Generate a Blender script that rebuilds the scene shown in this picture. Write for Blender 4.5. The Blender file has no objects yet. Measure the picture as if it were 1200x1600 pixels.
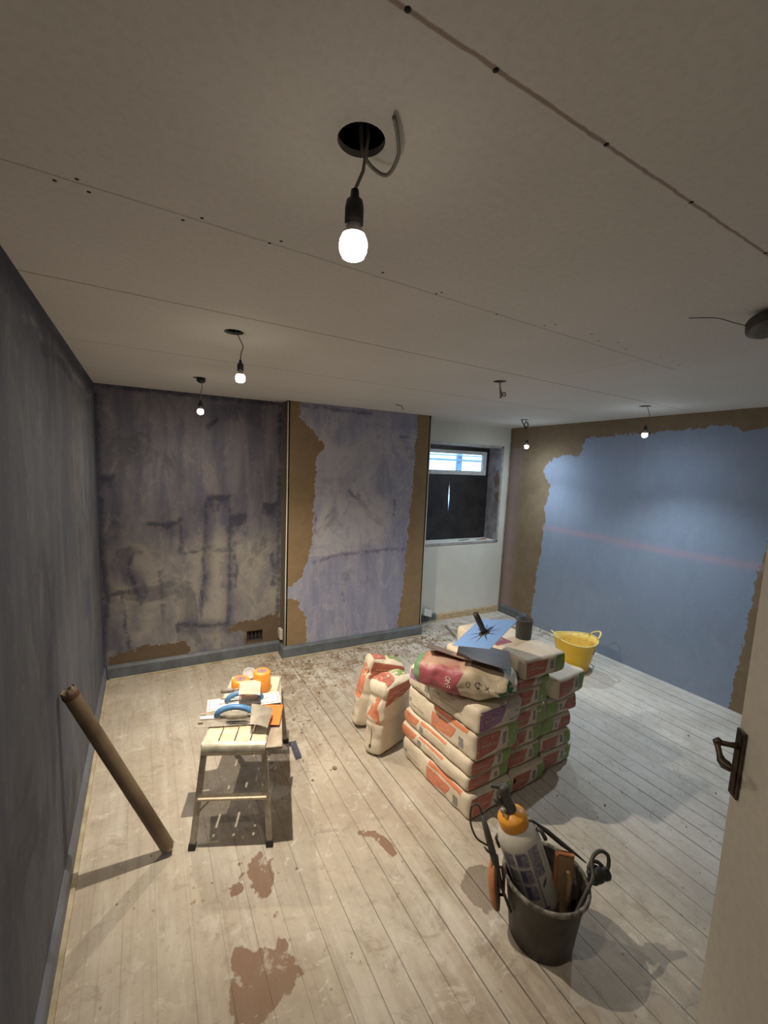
import bpy, bmesh, math, random
import numpy as np
from mathutils import Vector, Matrix, noise, geometry
random.seed(7)
S = bpy.context.scene
COL = S.collection
PI = math.pi

# ------------------------------------------------------------------ camera
F, PITCH, YAW, ROLL = 671.6, 0.12037, 0.48036, 0.037505
CAM = Vector((0.33794, 0.022876, 1.83358))
fwd = Vector((math.sin(YAW)*math.cos(PITCH), math.cos(YAW)*math.cos(PITCH), -math.sin(PITCH)))
rgt = Vector((math.cos(YAW), -math.sin(YAW), 0))
up = rgt.cross(fwd)
r2 = rgt*math.cos(ROLL) + up*math.sin(ROLL)
u2 = -rgt*math.sin(ROLL) + up*math.cos(ROLL)
cd = bpy.data.cameras.new('camera')
cam = bpy.data.objects.new('camera', cd); COL.objects.link(cam)
M = Matrix.Identity(4)
for i in range(3):
    M[i][0], M[i][1], M[i][2], M[i][3] = r2[i], u2[i], -fwd[i], CAM[i]
cam.matrix_world = M
cd.sensor_fit = 'HORIZONTAL'; cd.sensor_width = 36
cd.lens = F*36/1200
cd.shift_x = 23.97/1200; cd.shift_y = 12.29/1200
cd.clip_start = 0.02
S.camera = cam

# ------------------------------------------------------------------ view, world, lamps
S.view_settings.view_transform = 'Standard'
S.view_settings.look = 'None'
S.view_settings.gamma = 1
S.view_settings.use_curve_mapping = False
S.view_settings.exposure = 0.12
w = bpy.data.worlds.new('sky'); S.world = w; w.use_nodes = True
bg = w.node_tree.nodes['Background']
bg.inputs[0].default_value = (0.42, 0.66, 1.0, 1); bg.inputs[1].default_value = 4.2
WARM = (1.0, 0.88, 0.70); COOL = (0.80, 0.91, 1.0)
# hanging bulbs: hole centre x, y, drop of the bulb centre, colour, strength
BULBS = [   # name, x, y, z, colour, lens glow, beam watts, point on the floor the lens faces, beam degrees
    ('near', 0.678, 0.775, 2.238, (1.0, 0.88, 0.72), 800, 9, (1.2, 1.10), 130),
    ('second', 0.724, 2.055, 2.219, WARM, 2100, 175, (1.45, 2.65), 112),
    ('third', 0.685, 3.262, 2.185, WARM, 2600, 45, (1.3, 2.9), 120),
    ('corner', 4.100, 3.520, 2.140, COOL, 2000, 40, (3.7, 3.3), 125),
    ('right', 3.945, 2.155, 2.190, COOL, 1000, 70, (3.5, 2.0), 130),
]

# ------------------------------------------------------------------ materials
def nt(name):
    m = bpy.data.materials.new(name); m.use_nodes = True
    n = m.node_tree; return m, n, n.nodes['Principled BSDF']
def N(t, typ, **kw):
    x = t.nodes.new(typ)
    for k, v in kw.items():
        if hasattr(x, k): setattr(x, k, v)
    return x
def val(t, sock, v):
    if isinstance(v, bpy.types.NodeSocket): t.links.new(v, sock)
    elif isinstance(v, (tuple, list)) and len(v) == 3 and sock.type == 'RGBA': sock.default_value = (*v, 1)
    else: sock.default_value = v
def math_(t, op, a, b=0.0, c=None, clamp=False):
    x = N(t, 'ShaderNodeMath', operation=op); x.use_clamp = clamp
    val(t, x.inputs[0], a); val(t, x.inputs[1], b)
    if c is not None: val(t, x.inputs[2], c)
    return x.outputs[0]
def mix(t, fac, a, b, mode='MIX'):
    x = N(t, 'ShaderNodeMix', data_type='RGBA', blend_type=mode)
    val(t, x.inputs[0], fac); val(t, x.inputs[6], a); val(t, x.inputs[7], b)
    return x.outputs[2]
def ramp(t, v, lo, hi):
    x = N(t, 'ShaderNodeMapRange'); x.interpolation_type = 'SMOOTHSTEP'
    val(t, x.inputs[0], v); x.inputs[1].default_value = lo; x.inputs[2].default_value = hi
    return x.outputs[0]
def objco(t, scale=(1, 1, 1), loc=(0, 0, 0)):
    tc = N(t, 'ShaderNodeTexCoord'); mp = N(t, 'ShaderNodeMapping')
    mp.inputs['Scale'].default_value = scale; mp.inputs['Location'].default_value = loc
    t.links.new(tc.outputs['Object'], mp.inputs[0]); return mp.outputs[0]
def nz(t, co, scale, detail=4, rough=0.55, dist=0.0):
    x = N(t, 'ShaderNodeTexNoise'); t.links.new(co, x.inputs['Vector'])
    x.inputs['Scale'].default_value = scale; x.inputs['Detail'].default_value = detail
    x.inputs['Roughness'].default_value = rough; x.inputs['Distortion'].default_value = dist
    return x.outputs[0]
def attr(t, name):
    x = N(t, 'ShaderNodeAttribute'); x.attribute_name = name; return x.outputs['Fac']
def bump(t, b, h, strength=0.3, dist=0.01):
    x = N(t, 'ShaderNodeBump'); x.inputs['Strength'].default_value = strength
    x.inputs['Distance'].default_value = dist; val(t, x.inputs['Height'], h)
    t.links.new(x.outputs[0], b.inputs['Normal'])
def simple(name, c, rough=0.6, metal=0.0, c2=None, scale=20, bmp=0.15, coat=0, stretch=(1, 1, 1), lo=.35, hi=.65):
    m, t, b = nt(name)
    c2 = c2 or tuple(x*0.82 for x in c)
    co = objco(t, stretch); n = nz(t, co, scale, 5)
    t.links.new(mix(t, ramp(t, n, lo, hi), c, c2), b.inputs['Base Color'])
    b.inputs['Roughness'].default_value = rough; b.inputs['Metallic'].default_value = metal
    b.inputs['Coat Weight'].default_value = coat
    if bmp: bump(t, b, n, bmp, 0.003)
    return m
def emis(name, c, s):
    m, t, b = nt(name)
    b.inputs['Base Color'].default_value = (.9, .9, .9, 1)
    b.inputs['Emission Color'].default_value = (*c, 1); b.inputs['Emission Strength'].default_value = s
    return m

# ------------------------------------------------------------------ mesh collector
class MB:
    def __init__(s): s.v = []; s.f = []; s.m = []; s.mats = []; s.sm = []
    def mi(s, m):
        if m not in s.mats: s.mats.append(m)
        return s.mats.index(m)
    def add(s, vs, fs, m, smooth=False):
        o = len(s.v); s.v += [tuple(v) for v in vs]; k = s.mi(m)
        for f in fs: s.f.append([i+o for i in f]); s.m.append(k); s.sm.append(smooth)
    def box(s, c, d, m, rot=None, bev=0.0):
        bm = bmesh.new(); bmesh.ops.create_cube(bm, size=1)
        for v in bm.verts: v.co = Vector((v.co.x*d[0], v.co.y*d[1], v.co.z*d[2]))
        if bev: bmesh.ops.bevel(bm, geom=bm.edges[:], offset=bev, segments=2, affect='EDGES', profile=.5)
        R = rot if rot is not None else Matrix.Identity(3)
        if not isinstance(R, Matrix): R = Matrix.Rotation(R, 3, 'Z')
        s.add([R @ v.co + Vector(c) for v in bm.verts], [[v.index for v in f.verts] for f in bm.faces], m); bm.free()
    def frame(s, path, i):
        n = len(path)
        a = path[max(i-1, 0)]; b = path[min(i+1, n-1)]
        return (b-a).normalized()
    def tube(s, path, r, m, seg=10, caps=True, flat=1.0):
        path = [Vector(p) for p in path]; n = len(path)
        rs = r if isinstance(r, (list, tuple)) else [r]*n
        d = s.frame(path, 0); ref = Vector((0, 0, 1)) if abs(d.z) < .9 else Vector((1, 0, 0))
        x = d.cross(ref).normalized(); vs = []; fs = []
        for i in range(n):
            d = s.frame(path, i); x = (x - d*x.dot(d)).normalized(); y = d.cross(x)
            for k in range(seg):
                a = 2*PI*k/seg; vs.append(path[i] + x*math.cos(a)*rs[i] + y*math.sin(a)*rs[i]*flat)
        for i in range(n-1):
            for k in range(seg):
                fs.append([i*seg+k, i*seg+(k+1) % seg, (i+1)*seg+(k+1) % seg, (i+1)*seg+k])
        if caps: fs += [list(range(seg))[::-1], [(n-1)*seg+k for k in range(seg)]]
        s.add(vs, fs, m, True)
    def lathe(s, prof, m, c=(0, 0, 0), seg=32, R=None, sx=1, sy=1, close=False, fn=None):
        vs = []; fs = []; n = len(prof); R = R or Matrix.Identity(3)
        for (r, z) in prof:
            for k in range(seg):
                a = 2*PI*k/seg; p = Vector((r*math.cos(a)*sx, r*math.sin(a)*sy, z))
                if fn: p = fn(p, a)
                vs.append(R @ p + Vector(c))
        for i in range(n-1):
            for k in range(seg):
                fs.append([i*seg+k, i*seg+(k+1) % seg, (i+1)*seg+(k+1) % seg, (i+1)*seg+k])
        if close:
            fs += [list(range(seg))[::-1], [(n-1)*seg+k for k in range(seg)]]
        s.add(vs, fs, m, True)
    def prism(s, poly, h, m, R=None, c=(0, 0, 0)):
        R = R or Matrix.Identity(3); n = len(poly)
        vs = [R @ Vector((x, y, z)) + Vector(c) for z in (0, h) for x, y in poly]
        s.add(vs, [list(range(n))[::-1], list(range(n, 2*n))] + [[i, (i+1) % n, n+(i+1) % n, n+i] for i in range(n)], m)
    def build(s, name, parent=None, auto=35):
        me = bpy.data.meshes.new(name); me.from_pydata(s.v, [], s.f)
        for m in s.mats: me.materials.append(m)
        me.polygons.foreach_set('material_index', s.m); me.polygons.foreach_set('use_smooth', s.sm)
        me.update()
        o = bpy.data.objects.new(name, me); COL.objects.link(o)
        if parent: o.parent = parent
        return o
def tag(o, label, cat, group=None):
    o['label'] = label; o['category'] = cat
    if group: o['group'] = group
    return o
def struct(o): o['kind'] = 'structure'; return o
def thing(name, label, cat, loc=(0, 0, 0), rotz=0, group=None):
    o = bpy.data.objects.new(name, None); COL.objects.link(o)
    o.location = loc; o.rotation_euler = (0, 0, rotz); o.empty_display_size = .05
    return tag(o, label, cat, group)
_txt = {}
def text_mesh(s):
    """outline of a word as triangles, scaled to a unit wide, height kept in proportion"""
    if s in _txt: return _txt[s]
    c = bpy.data.curves.new('word', 'FONT'); c.body = s; c.resolution_u = 2
    o = bpy.data.objects.new('word', c); COL.objects.link(o)
    dg = bpy.context.evaluated_depsgraph_get(); me = bpy.data.meshes.new_from_object(o.evaluated_get(dg))
    vs = [(v.co.x, v.co.y) for v in me.vertices]; fs = [list(p.vertices) for p in me.polygons]
    bpy.data.objects.remove(o); bpy.data.curves.remove(c); bpy.data.meshes.remove(me)
    x0 = min(v[0] for v in vs); x1 = max(v[0] for v in vs); y0 = min(v[1] for v in vs); y1 = max(v[1] for v in vs)
    vs = [((x-x0)/(x1-x0), (y-y0)/(y1-y0)) for x, y in vs]
    _txt[s] = (vs, fs, (x1-x0)/(y1-y0)); return _txt[s]

# ------------------------------------------------------------------ signed distances for painted patches (numpy)
def sd_poly(U, V, poly):
    d = np.full(U.shape, 1e9); inside = np.zeros(U.shape, bool); n = len(poly)
    for i in range(n):
        ax, ay = poly[i]; bx, by = poly[(i+1) % n]
        ex, ey = bx-ax, by-ay; wx, wy = U-ax, V-ay
        t = np.clip((wx*ex+wy*ey)/(ex*ex+ey*ey+1e-12), 0, 1)
        d = np.minimum(d, np.hypot(wx-ex*t, wy-ey*t))
        c = ((ay > V) != (by > V)) & (U < (bx-ax)*(V-ay)/((by-ay) if by != ay else 1e-9)+ax)
        inside ^= c
    return np.where(inside, -d, d)
def sd_line(U, V, pts, w):
    d = np.full(U.shape, 1e9)
    for (ax, ay), (bx, by) in zip(pts[:-1], pts[1:]):
        ex, ey = bx-ax, by-ay; wx, wy = U-ax, V-ay
        t = np.clip((wx*ex+wy*ey)/(ex*ex+ey*ey+1e-12), 0, 1)
        d = np.minimum(d, np.hypot(wx-ex*t, wy-ey*t))
    return d-w
def grid_wall(name, o, ud, vd, w, h, m, step=.02, holes=(), attrs=None, thick=.1, back=None, edge=None):
    """a wall slab whose front is a fine grid carrying the paint masks; front normal = ud x vd"""
    o = Vector(o); ud = Vector(ud); vd = Vector(vd); n = ud.cross(vd)
    us = sorted(set([round(x, 4) for x in np.linspace(0, w, int(w/step)+1)] + [e for q in holes for e in (q[0], q[2])]))
    vs = sorted(set([round(x, 4) for x in np.linspace(0, h, int(h/step)+1)] + [e for q in holes for e in (q[1], q[3])]))
    nu, nv = len(us), len(vs)
    V = [o + ud*a + vd*b for b in vs for a in us]; fs = []
    for j in range(nv-1):
        for i in range(nu-1):
            cu = (us[i]+us[i+1])/2; cv = (vs[j]+vs[j+1])/2
            if any(q[0] < cu < q[2] and q[1] < cv < q[3] for q in holes): continue
            fs.append([j*nu+i, j*nu+i+1, (j+1)*nu+i+1, (j+1)*nu+i])
    mb = MB(); mb.add(V, fs, m)
    nfront = len(V)
    c = [o, o+ud*w, o+ud*w+vd*h, o+vd*h]; b = [p - n*thick for p in c]
    if not holes:
        mb.add(c+b, [[7, 6, 5, 4], [0, 4, 5, 1], [1, 5, 6, 2], [2, 6, 7, 3], [3, 7, 4, 0]], back or m)
    else:
        mb.add(c+b, [[0, 4, 5, 1], [1, 5, 6, 2], [2, 6, 7, 3], [3, 7, 4, 0]], back or m)
    ob = mb.build(name)
    if attrs:
        U, W = np.meshgrid(np.array(us), np.array(vs))
        for k, fn in attrs.items():
            a = ob.data.attributes.new(k, 'FLOAT', 'POINT')
            arr = np.zeros(len(ob.data.vertices), np.float32) + (1.0 if k.startswith('sd') else 0)
            arr[:nfront] = fn(U, W).ravel(); a.data.foreach_set('value', arr)
    return struct(ob)

# ------------------------------------------------------------------ wall materials
def paint_wall(name, a, b, c, brown=(0.19, 0.135, 0.08), dark=(0.10, 0.095, 0.14), streak=(9, 9, 1.2), co_axis=None, warp=.055):
    """limewash-like streaky paint a/b, pale c; attributes: sd_brown, sd_dark, pale"""
    m, t, bs = nt(name)
    co = objco(t); st = objco(t, streak)
    n1 = nz(t, st, 1.0, 6, .6, .4); n2 = nz(t, co, 2.2, 6, .65, .6); n3 = nz(t, co, 28, 4, .6); n4 = nz(t, co, 90, 3)
    base = mix(t, ramp(t, n1, .36, .64), a, b)
    pm = math_(t, 'ADD', attr(t, 'pale'), math_(t, 'MULTIPLY', math_(t, 'SUBTRACT', n2, .5), 2.2))
    base = mix(t, ramp(t, pm, .15, .95), base, c)
    base = mix(t, math_(t, 'MULTIPLY', ramp(t, n2, .54, .66), .55), base, dark)
    base = mix(t, math_(t, 'MULTIPLY', ramp(t, nz(t, objco(t, (2.2, 2.2, .9), (3, 5, 1)), 2.2, 7, .72, 1.2), .52, .70), .28), base, c)
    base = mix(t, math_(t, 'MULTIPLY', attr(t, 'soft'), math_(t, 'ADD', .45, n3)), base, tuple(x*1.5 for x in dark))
    base = mix(t, math_(t, 'MULTIPLY', ramp(t, n3, .55, .75), .3), base, c)
    n6 = nz(t, objco(t, (1, 1, .55), (9, 2, 4)), 5.5, 7, .72, 1.0); base = mix(t, math_(t, 'MULTIPLY', ramp(t, n6, .50, .60), .35), base, tuple(x*.9 for x in a))
    base = mix(t, math_(t, 'MULTIPLY', math_(t, 'SUBTRACT', 1, ramp(t, n6, .36, .44)), .30), base, c)
    n5 = nz(t, co, 9, 5, .7, .8)
    wv = math_(t, 'ADD', math_(t, 'MULTIPLY', math_(t, 'SUBTRACT', n3, .5), warp), math_(t, 'MULTIPLY', math_(t, 'SUBTRACT', n5, .5), warp*2.2))
    dk = math_(t, 'ADD', attr(t, 'sd_dark'), math_(t, 'MULTIPLY', wv, .75))
    base = mix(t, math_(t, 'MULTIPLY', math_(t, 'SUBTRACT', 1, ramp(t, dk, -.014, .026)), .74), base, dark)
    br = math_(t, 'ADD', attr(t, 'sd_brown'), wv)
    bm_ = math_(t, 'SUBTRACT', 1, ramp(t, br, -.002, .002))
    rim = math_(t, 'MULTIPLY', math_(t, 'SUBTRACT', 1, ramp(t, math_(t, 'ABSOLUTE', br), .002, .009)), .35)
    base = mix(t, rim, base, c)
    bc = mix(t, ramp(t, n5, .3, .7), brown, tuple(x*1.2 for x in brown))
    base = mix(t, bm_, base, bc)
    t.links.new(base, bs.inputs['Base Color']); bs.inputs['Roughness'].default_value = .85
    hgt = math_(t, 'ADD', math_(t, 'MULTIPLY', bm_, .5), math_(t, 'ADD', math_(t, 'MULTIPLY', n3, .35), math_(t, 'MULTIPLY', n4, .15)))
    bump(t, bs, hgt, .45, .006)
    return m
M_alc = paint_wall('alcove_limewash', (0.105, 0.105, 0.145), (0.175, 0.163, 0.185), (0.29, 0.27, 0.24), dark=(.024, .026, .055), brown=(.105, .072, .045))
M_brs = paint_wall('breast_limewash', (0.22, 0.23, 0.345), (0.31, 0.31, 0.39), (0.48, 0.46, 0.48), dark=(0.085, 0.085, 0.155), brown=(.215, .148, .080))
M_side = paint_wall('breast_side', (0.11, 0.09, 0.075), (0.15, 0.12, 0.09), (0.2, 0.17, 0.15), brown=(.10, .068, .04))
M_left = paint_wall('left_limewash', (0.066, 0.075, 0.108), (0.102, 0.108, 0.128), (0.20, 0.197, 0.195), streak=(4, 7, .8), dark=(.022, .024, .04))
M_right = paint_wall('right_blue', (0.235, 0.295, 0.40), (0.25, 0.305, 0.405), (0.29, 0.34, 0.415), brown=(.185, .135, .08), dark=(.24, .27, .36), streak=(1, 1, 1))
M_board = simple('plasterboard', (0.68, 0.675, 0.61), .8, c2=(0.62, 0.62, 0.565), scale=3, bmp=.05)
M_back = simple('blockwork', (0.25, 0.22, 0.2), .9)
M_reveal = simple('reveal_paint', (0.36, 0.35, 0.37), .7, c2=(.22, .2, .22), scale=9, bmp=.3)
M_bead = simple('galvanised_bead', (0.34, 0.35, 0.37), .5, .3, c2=(.5, .5, .48), scale=14)
M_skirt = simple('skirting_grey', (0.125, 0.145, 0.165), .5, c2=(0.09, 0.10, 0.115), scale=8, bmp=.15)
M_pine = simple('raw_timber', (0.60, 0.47, 0.29), .7, c2=(0.42, 0.30, 0.18), scale=6, stretch=(3, 12, 12))
M_near = simple('near_wall', (0.35, 0.33, 0.32), .8)

H = 2.4
inf = lambda U, V: np.ones_like(U)
def union(*f): return lambda U, V: np.minimum.reduce([g(U, V) for g in f])
poly = lambda p: (lambda U, V: sd_poly(U, V, p))
line = lambda p, w_: (lambda U, V: sd_line(U, V, p, w_))
def drips(cx, top, wd, hh, n, seed):
    rr = random.Random(seed)
    fs = [poly([(cx-wd/2, top), (cx+wd/2, top+.01), (cx+wd/2*.8, top-hh*.5), (cx+wd*.15, top-hh), (cx-wd*.2, top-hh*.9), (cx-wd*.42, top-hh*.4)])]
    for i in range(n):
        x = cx-wd*.4+wd*.8*i/(n-1); l = rr.uniform(.03, .13)
        fs.append(line([(x, top-hh*.3), (x+.002, top-hh*.4-l)], .001))
    return union(*fs)
# alcove wall, x 0..1.465 at y = 4.0
alc_dark = union(drips(.91, 1.535, .20, .05, 6, 1), drips(1.075, 1.36, .14, .10, 5, 2), drips(1.365, 1.47, .15, .09, 5, 3), drips(.06, 1.69, .13, .05, 4, 4),
    line([(.80, 1.47), (.79, 1.1), (.775, .8), (.75, .47)], .004), line([(.998, 1.45), (1.0, .9), (.985, .3)], .004),
    line([(.60, 1.22), (.605, 1.03), (.80, 1.07)], .002), line([(.585, 1.3), (.60, 1.25), (.58, 1.05)], .002),
    line([(.0, .70), (.13, .74), (.24, .73)], .013),
    line([(.14, .72), (.16, .45), (.20, .15)], .003), line([(.02, 1.5), (.0, 1.1), (.04, .7), (.0, .4), (.01, .1)], .012), line([(.22, 1.05), (.20, .9), (.24, .8)], .004),
    line([(1.38, .98), (1.42, .8), (1.40, .70)], .012), line([(1.02, 1.05), (1.06, .9), (1.05, .7)], .003), line([(.43, .9), (.45, .45)], .003), line([(.56, .42), (.57, .15)], .003),
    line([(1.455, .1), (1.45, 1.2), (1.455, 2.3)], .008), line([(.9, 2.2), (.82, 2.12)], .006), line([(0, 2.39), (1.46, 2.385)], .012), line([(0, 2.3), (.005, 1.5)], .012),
    line([(.35, 1.31), (.5, 1.28), (.6, 1.33)], .012), line([(.58, .4), (.85, .35), (.98, .36)], .004))
alc_brown = union(poly([(.03, .09), (.03, .20), (.3, .25), (.62, .24), (.66, .16), (.64, .09)]), poly([(.98, .32), (1.15, .37), (1.3, .36), (1.465, .42), (1.465, .09), (1.14, .09), (1.14, .26), (.99, .27)]))
def alc_soft(U, V):
    leg = sd_poly(U, V, [(.11, 1.10), (.21, 1.10), (.215, .93), (.31, .82), (.335, .72), (.28, .62), (.235, .74), (.15, .85)])
    s = np.exp(-np.maximum(leg, 0)/.012)*.65
    for p, w_, k in [([(.21, 1.08), (.205, .94), (.29, .84)], .006, .5), ([(.82, 1.47), (.81, 1.0), (.78, .6)], .02, .5), ([(1.01, 1.4), (1.0, .4)], .018, .4), ([(.06, 1.62), (.10, 1.2), (.13, .95)], .05, .45),
                     ([(.0, 2.3), (.02, .3)], .03, .6), ([(.25, .6), (.23, .42)], .03, .4), ([(.6, .38), (1.0, .33)], .05, .5), ([(.05, .5), (.12, .25)], .02, .5), ([(.45, 1.28), (.62, 1.2)], .04, .4), ([(1.4, 1.4), (1.43, .9)], .03, .4), ([(.9, 2.25), (1.2, 2.3)], .05, .4)]:
        s = np.maximum(s, np.exp(-np.maximum(sd_line(U, V, p, w_), 0)/.025)*k)
    return s
def alc_pale(U, V):
    p = np.clip((1.32-V)/.25, 0, 1)*.55 + np.clip(1-np.abs(U-.9)/.09, 0, 1)*(V < 1.5)*.25 + .1
    p -= np.clip((.38-V)/.2, 0, 1)*.25
    return p
grid_wall('wall_alcove', (0, 4.0, 0), (1, 0, 0), (0, 0, 1), 1.48, H, M_alc, holes=[(1.155, .145, 1.305, .255)],
    attrs={'sd_brown': alc_brown, 'sd_dark': alc_dark, 'pale': alc_pale, 'soft': alc_soft}, back=M_back)
# chimney breast face, x 1.465..3.02 at y = 3.83
L_ = lambda p: [(x-1.475, z) for x, z in p]
br_brown = union(poly(L_([(1.4, 2.5), (1.60, 2.5), (1.57, 2.28), (1.66, 2.2), (1.74, 2.12), (1.83, 2.0), (1.76, 1.93), (1.74, 1.5), (1.73, 1.2), (1.70, 1.0), (1.63, .80), (1.52, .70), (1.4, .70)])),
    poly(L_([(1.4, .58), (1.57, .58), (1.66, .44), (1.69, .3), (1.69, .05), (1.4, .05)])),
    poly(L_([(2.865, 2.5), (2.83, 2.0), (2.81, 1.4), (2.78, .84), (2.73, .16), (2.71, .05), (3.2, .05), (3.2, 2.5)])))
br_dark = union(line(L_([(1.75, 1.35), (1.745, 1.22)], ), .008), line(L_([(2.62, 1.5), (2.61, 1.35)]), .002), line(L_([(2.3, 1.45), (2.1, 1.6)]), .002), line(L_([(1.6, 2.37), (2.3, 2.36)]), .008), line(L_([(2.75, 2.15), (2.65, 2.16)]), .002),
    line(L_([(1.75, .92), (2.0, .98), (2.6, 1.0), (2.8, .99)]), .006), line(L_([(2.05, .6), (2.08, .5)]), .002))
def br_pale(U, V): return np.where(V < .97, .0, .50) + .1*np.sin(U*3) - np.clip((V-2.1)/.3, 0, 1)*.2
grid_wall('wall_back', (1.475, 3.83, 0), (1, 0, 0), (0, 0, 1), 1.545, H, M_brs, attrs={'sd_brown': br_brown, 'sd_dark': br_dark, 'pale': br_pale}, back=M_back, thick=.5)
grid_wall('wall_chimney_left', (1.474, 4.0, 0), (0, -1, 0), (0, 0, 1), .17, H, M_side, attrs={'sd_brown': lambda U, V: np.where(V > .02, .06-U*0.9+.05*np.sin(V*5), 1.)*0+(.07-U), 'sd_dark': inf, 'pale': lambda U, V: U*0}, back=M_back, thick=.02)
grid_wall('wall_chimney_right', (3.021, 3.83, 0), (0, 1, 0), (0, 0, 1), .34, H, M_side, attrs={'sd_brown': lambda U, V: U*0-1, 'sd_dark': inf, 'pale': lambda U, V: U*0}, back=M_back, thick=.02)
# window wall, x 3.02..4.5 at y = 4.15
WX0, WX1, WZ0, WZ1 = 3.13, 4.355, .965, 2.14
def win_sd(U, V): return np.minimum(np.minimum(1.41-U, 10), 10)*0 + 1
grid_wall('wall_window', (3.02, 4.15, 0), (1, 0, 0), (0, 0, 1), 1.49, H, M_board, step=.1, holes=[(WX0-3.02, WZ0, WX1-3.02, WZ1)], back=M_back, thick=.28)
# right wall at x = 4.5 (runs from the window corner towards the camera); u = 4.15 - y
R_ = lambda p: [(4.17-y, z) for y, z in p]
blue = R_([(3.62, -.1), (3.61, .12), (3.58, .6), (3.54, 1.1), (3.52, 1.25), (3.545, 1.45), (3.50, 1.60), (3.50, 1.72), (3.565, 1.78), (3.60, 1.88), (3.55, 1.99), (3.36, 2.06), (3.15, 2.05), (3.12, 2.10), (3.10, 2.24), (2.75, 2.24), (2.1, 2.27), (1.85, 2.28), (1.72, 2.23), (1.45, 2.25), (1.35, 1.9), (1.46, 1.6), (1.51, 1.2), (1.52, .9), (1.55, .4), (1.56, -.1)])
blue += []
far_blue = [(2.9, -.1), (2.9, 2.2), (4.3, 2.2), (4.3, -.1)]
def r_brown(U, V): return -np.minimum(sd_poly(U, V, blue), sd_poly(U, V, far_blue))
r_dark = union(line(R_([(3.2, 2.03), (3.1, 2.06)]), .003), line(R_([(3.0, 2.08), (2.9, 2.05)]), .004), line(R_([(1.75, 2.15), (1.65, 2.14)]), .012), line(R_([(2.15, 2.14), (2.1, 2.13)]), .006), line(R_([(1.72, 1.95), (1.68, 1.94)]), .01), line(R_([(1.93, 1.97), (1.9, 1.97)]), .006),
    *[line(R_([(y, z), (y-.006, z)]), .001) for y, z in [(2.0, 1.78), (2.03, 1.75), (2.1, 1.5), (2.13, 1.5), (2.16, 1.5), (2.9, 1.55), (3.3, 1.0), (3.2, .8), (2.6, .7), (2.3, 1.0), (2.9, .3), (3.4, 1.5), (2.2, .5)]])
def r_pink(U, V):
    s = np.clip(1-np.abs(V-1.20-.015*np.sin(U*2.1))/.05, 0, 1)*(U > .62)*(U < 2.75)
    c = np.clip(1-np.abs(U-.12)/.16, 0, 1)*.55*(V < 2.15)
    t_ = np.clip(1-np.abs(V-2.07)/.02, 0, 1)*(U > 1.)*.35
    return np.maximum(np.maximum(s, c), t_)
t = M_right.node_tree; b_ = t.nodes['Principled BSDF']; src = b_.inputs['Base Color'].links[0].from_socket
nn = nz(t, objco(t, (1, 6, 14)), 1.0, 5, .6)
t.links.new(mix(t, math_(t, 'MULTIPLY', attr(t, 'pink'), math_(t, 'ADD', .35, math_(t, 'MULTIPLY', nn, .7)), clamp=True), src, (.40, .30, .36)), b_.inputs['Base Color'])
grid_wall('wall_right', (4.5, 4.17, 0), (0, -1, 0), (0, 0, 1), 4.25, H, M_right, attrs={'sd_brown': r_brown, 'sd_dark': r_dark, 'pale': lambda U, V: U*0, 'pink': r_pink}, back=M_back)
# left wall at x = 0
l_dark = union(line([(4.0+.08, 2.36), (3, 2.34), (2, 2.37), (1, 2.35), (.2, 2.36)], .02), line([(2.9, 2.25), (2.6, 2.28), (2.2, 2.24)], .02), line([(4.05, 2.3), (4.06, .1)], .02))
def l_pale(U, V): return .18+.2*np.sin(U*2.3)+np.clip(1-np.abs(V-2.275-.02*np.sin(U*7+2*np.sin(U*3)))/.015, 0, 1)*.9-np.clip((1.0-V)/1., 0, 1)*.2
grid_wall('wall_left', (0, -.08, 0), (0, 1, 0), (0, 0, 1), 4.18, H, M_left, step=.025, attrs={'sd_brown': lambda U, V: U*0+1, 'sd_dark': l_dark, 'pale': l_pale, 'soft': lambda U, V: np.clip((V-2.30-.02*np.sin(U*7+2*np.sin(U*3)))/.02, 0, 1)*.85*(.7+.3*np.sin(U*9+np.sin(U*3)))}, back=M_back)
mb = MB(); mb.box((2.25, -.13, 1.2), (4.7, .1, 2.4), M_near); struct(mb.build('wall_near'))

# ------------------------------------------------------------------ floor
m, t, bs = nt('old_floorboards'); M_floor = m
tc = N(t, 'ShaderNodeTexCoord'); sx = N(t, 'ShaderNodeSeparateXYZ'); t.links.new(tc.outputs['Object'], sx.inputs[0])
BW = .1165
px = math_(t, 'DIVIDE', math_(t, 'ADD', sx.outputs[0], .015), BW)
pid = math_(t, 'FLOOR', px); fr = math_(t, 'FRACT', px)
wn = N(t, 'ShaderNodeTexWhiteNoise'); wn.noise_dimensions = '1D'; t.links.new(pid, wn.inputs['W'])
wn2 = N(t, 'ShaderNodeTexWhiteNoise'); wn2.noise_dimensions = '1D'; t.links.new(math_(t, 'ADD', pid, 40.5), wn2.inputs['W'])
cmb = N(t, 'ShaderNodeCombineXYZ'); t.links.new(math_(t, 'MULTIPLY', sx.outputs[0], 38), cmb.inputs[0])
t.links.new(math_(t, 'ADD', math_(t, 'MULTIPLY', sx.outputs[1], 1.6), math_(t, 'MULTIPLY', wn.outputs[0], 30)), cmb.inputs[1])
grain = nz(t, cmb.outputs[0], 1.0, 6, .65, .4)
co = objco(t)
blot = nz(t, co, 2.4, 7, .62, .7); fine = nz(t, co, 34, 5, .65); med = nz(t, co, 9, 6, .65, .5); vf = nz(t, co, 120, 3)
stco = objco(t, (9, 1.3, 1)); smear = nz(t, stco, 1.0, 6, .65, .3)
c = mix(t, ramp(t, blot, .36, .64), (.53, .475, .40), (.43, .37, .30))
c = mix(t, math_(t, 'MULTIPLY', wn.outputs[0], .3), c, (.44, .375, .30))
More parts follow.
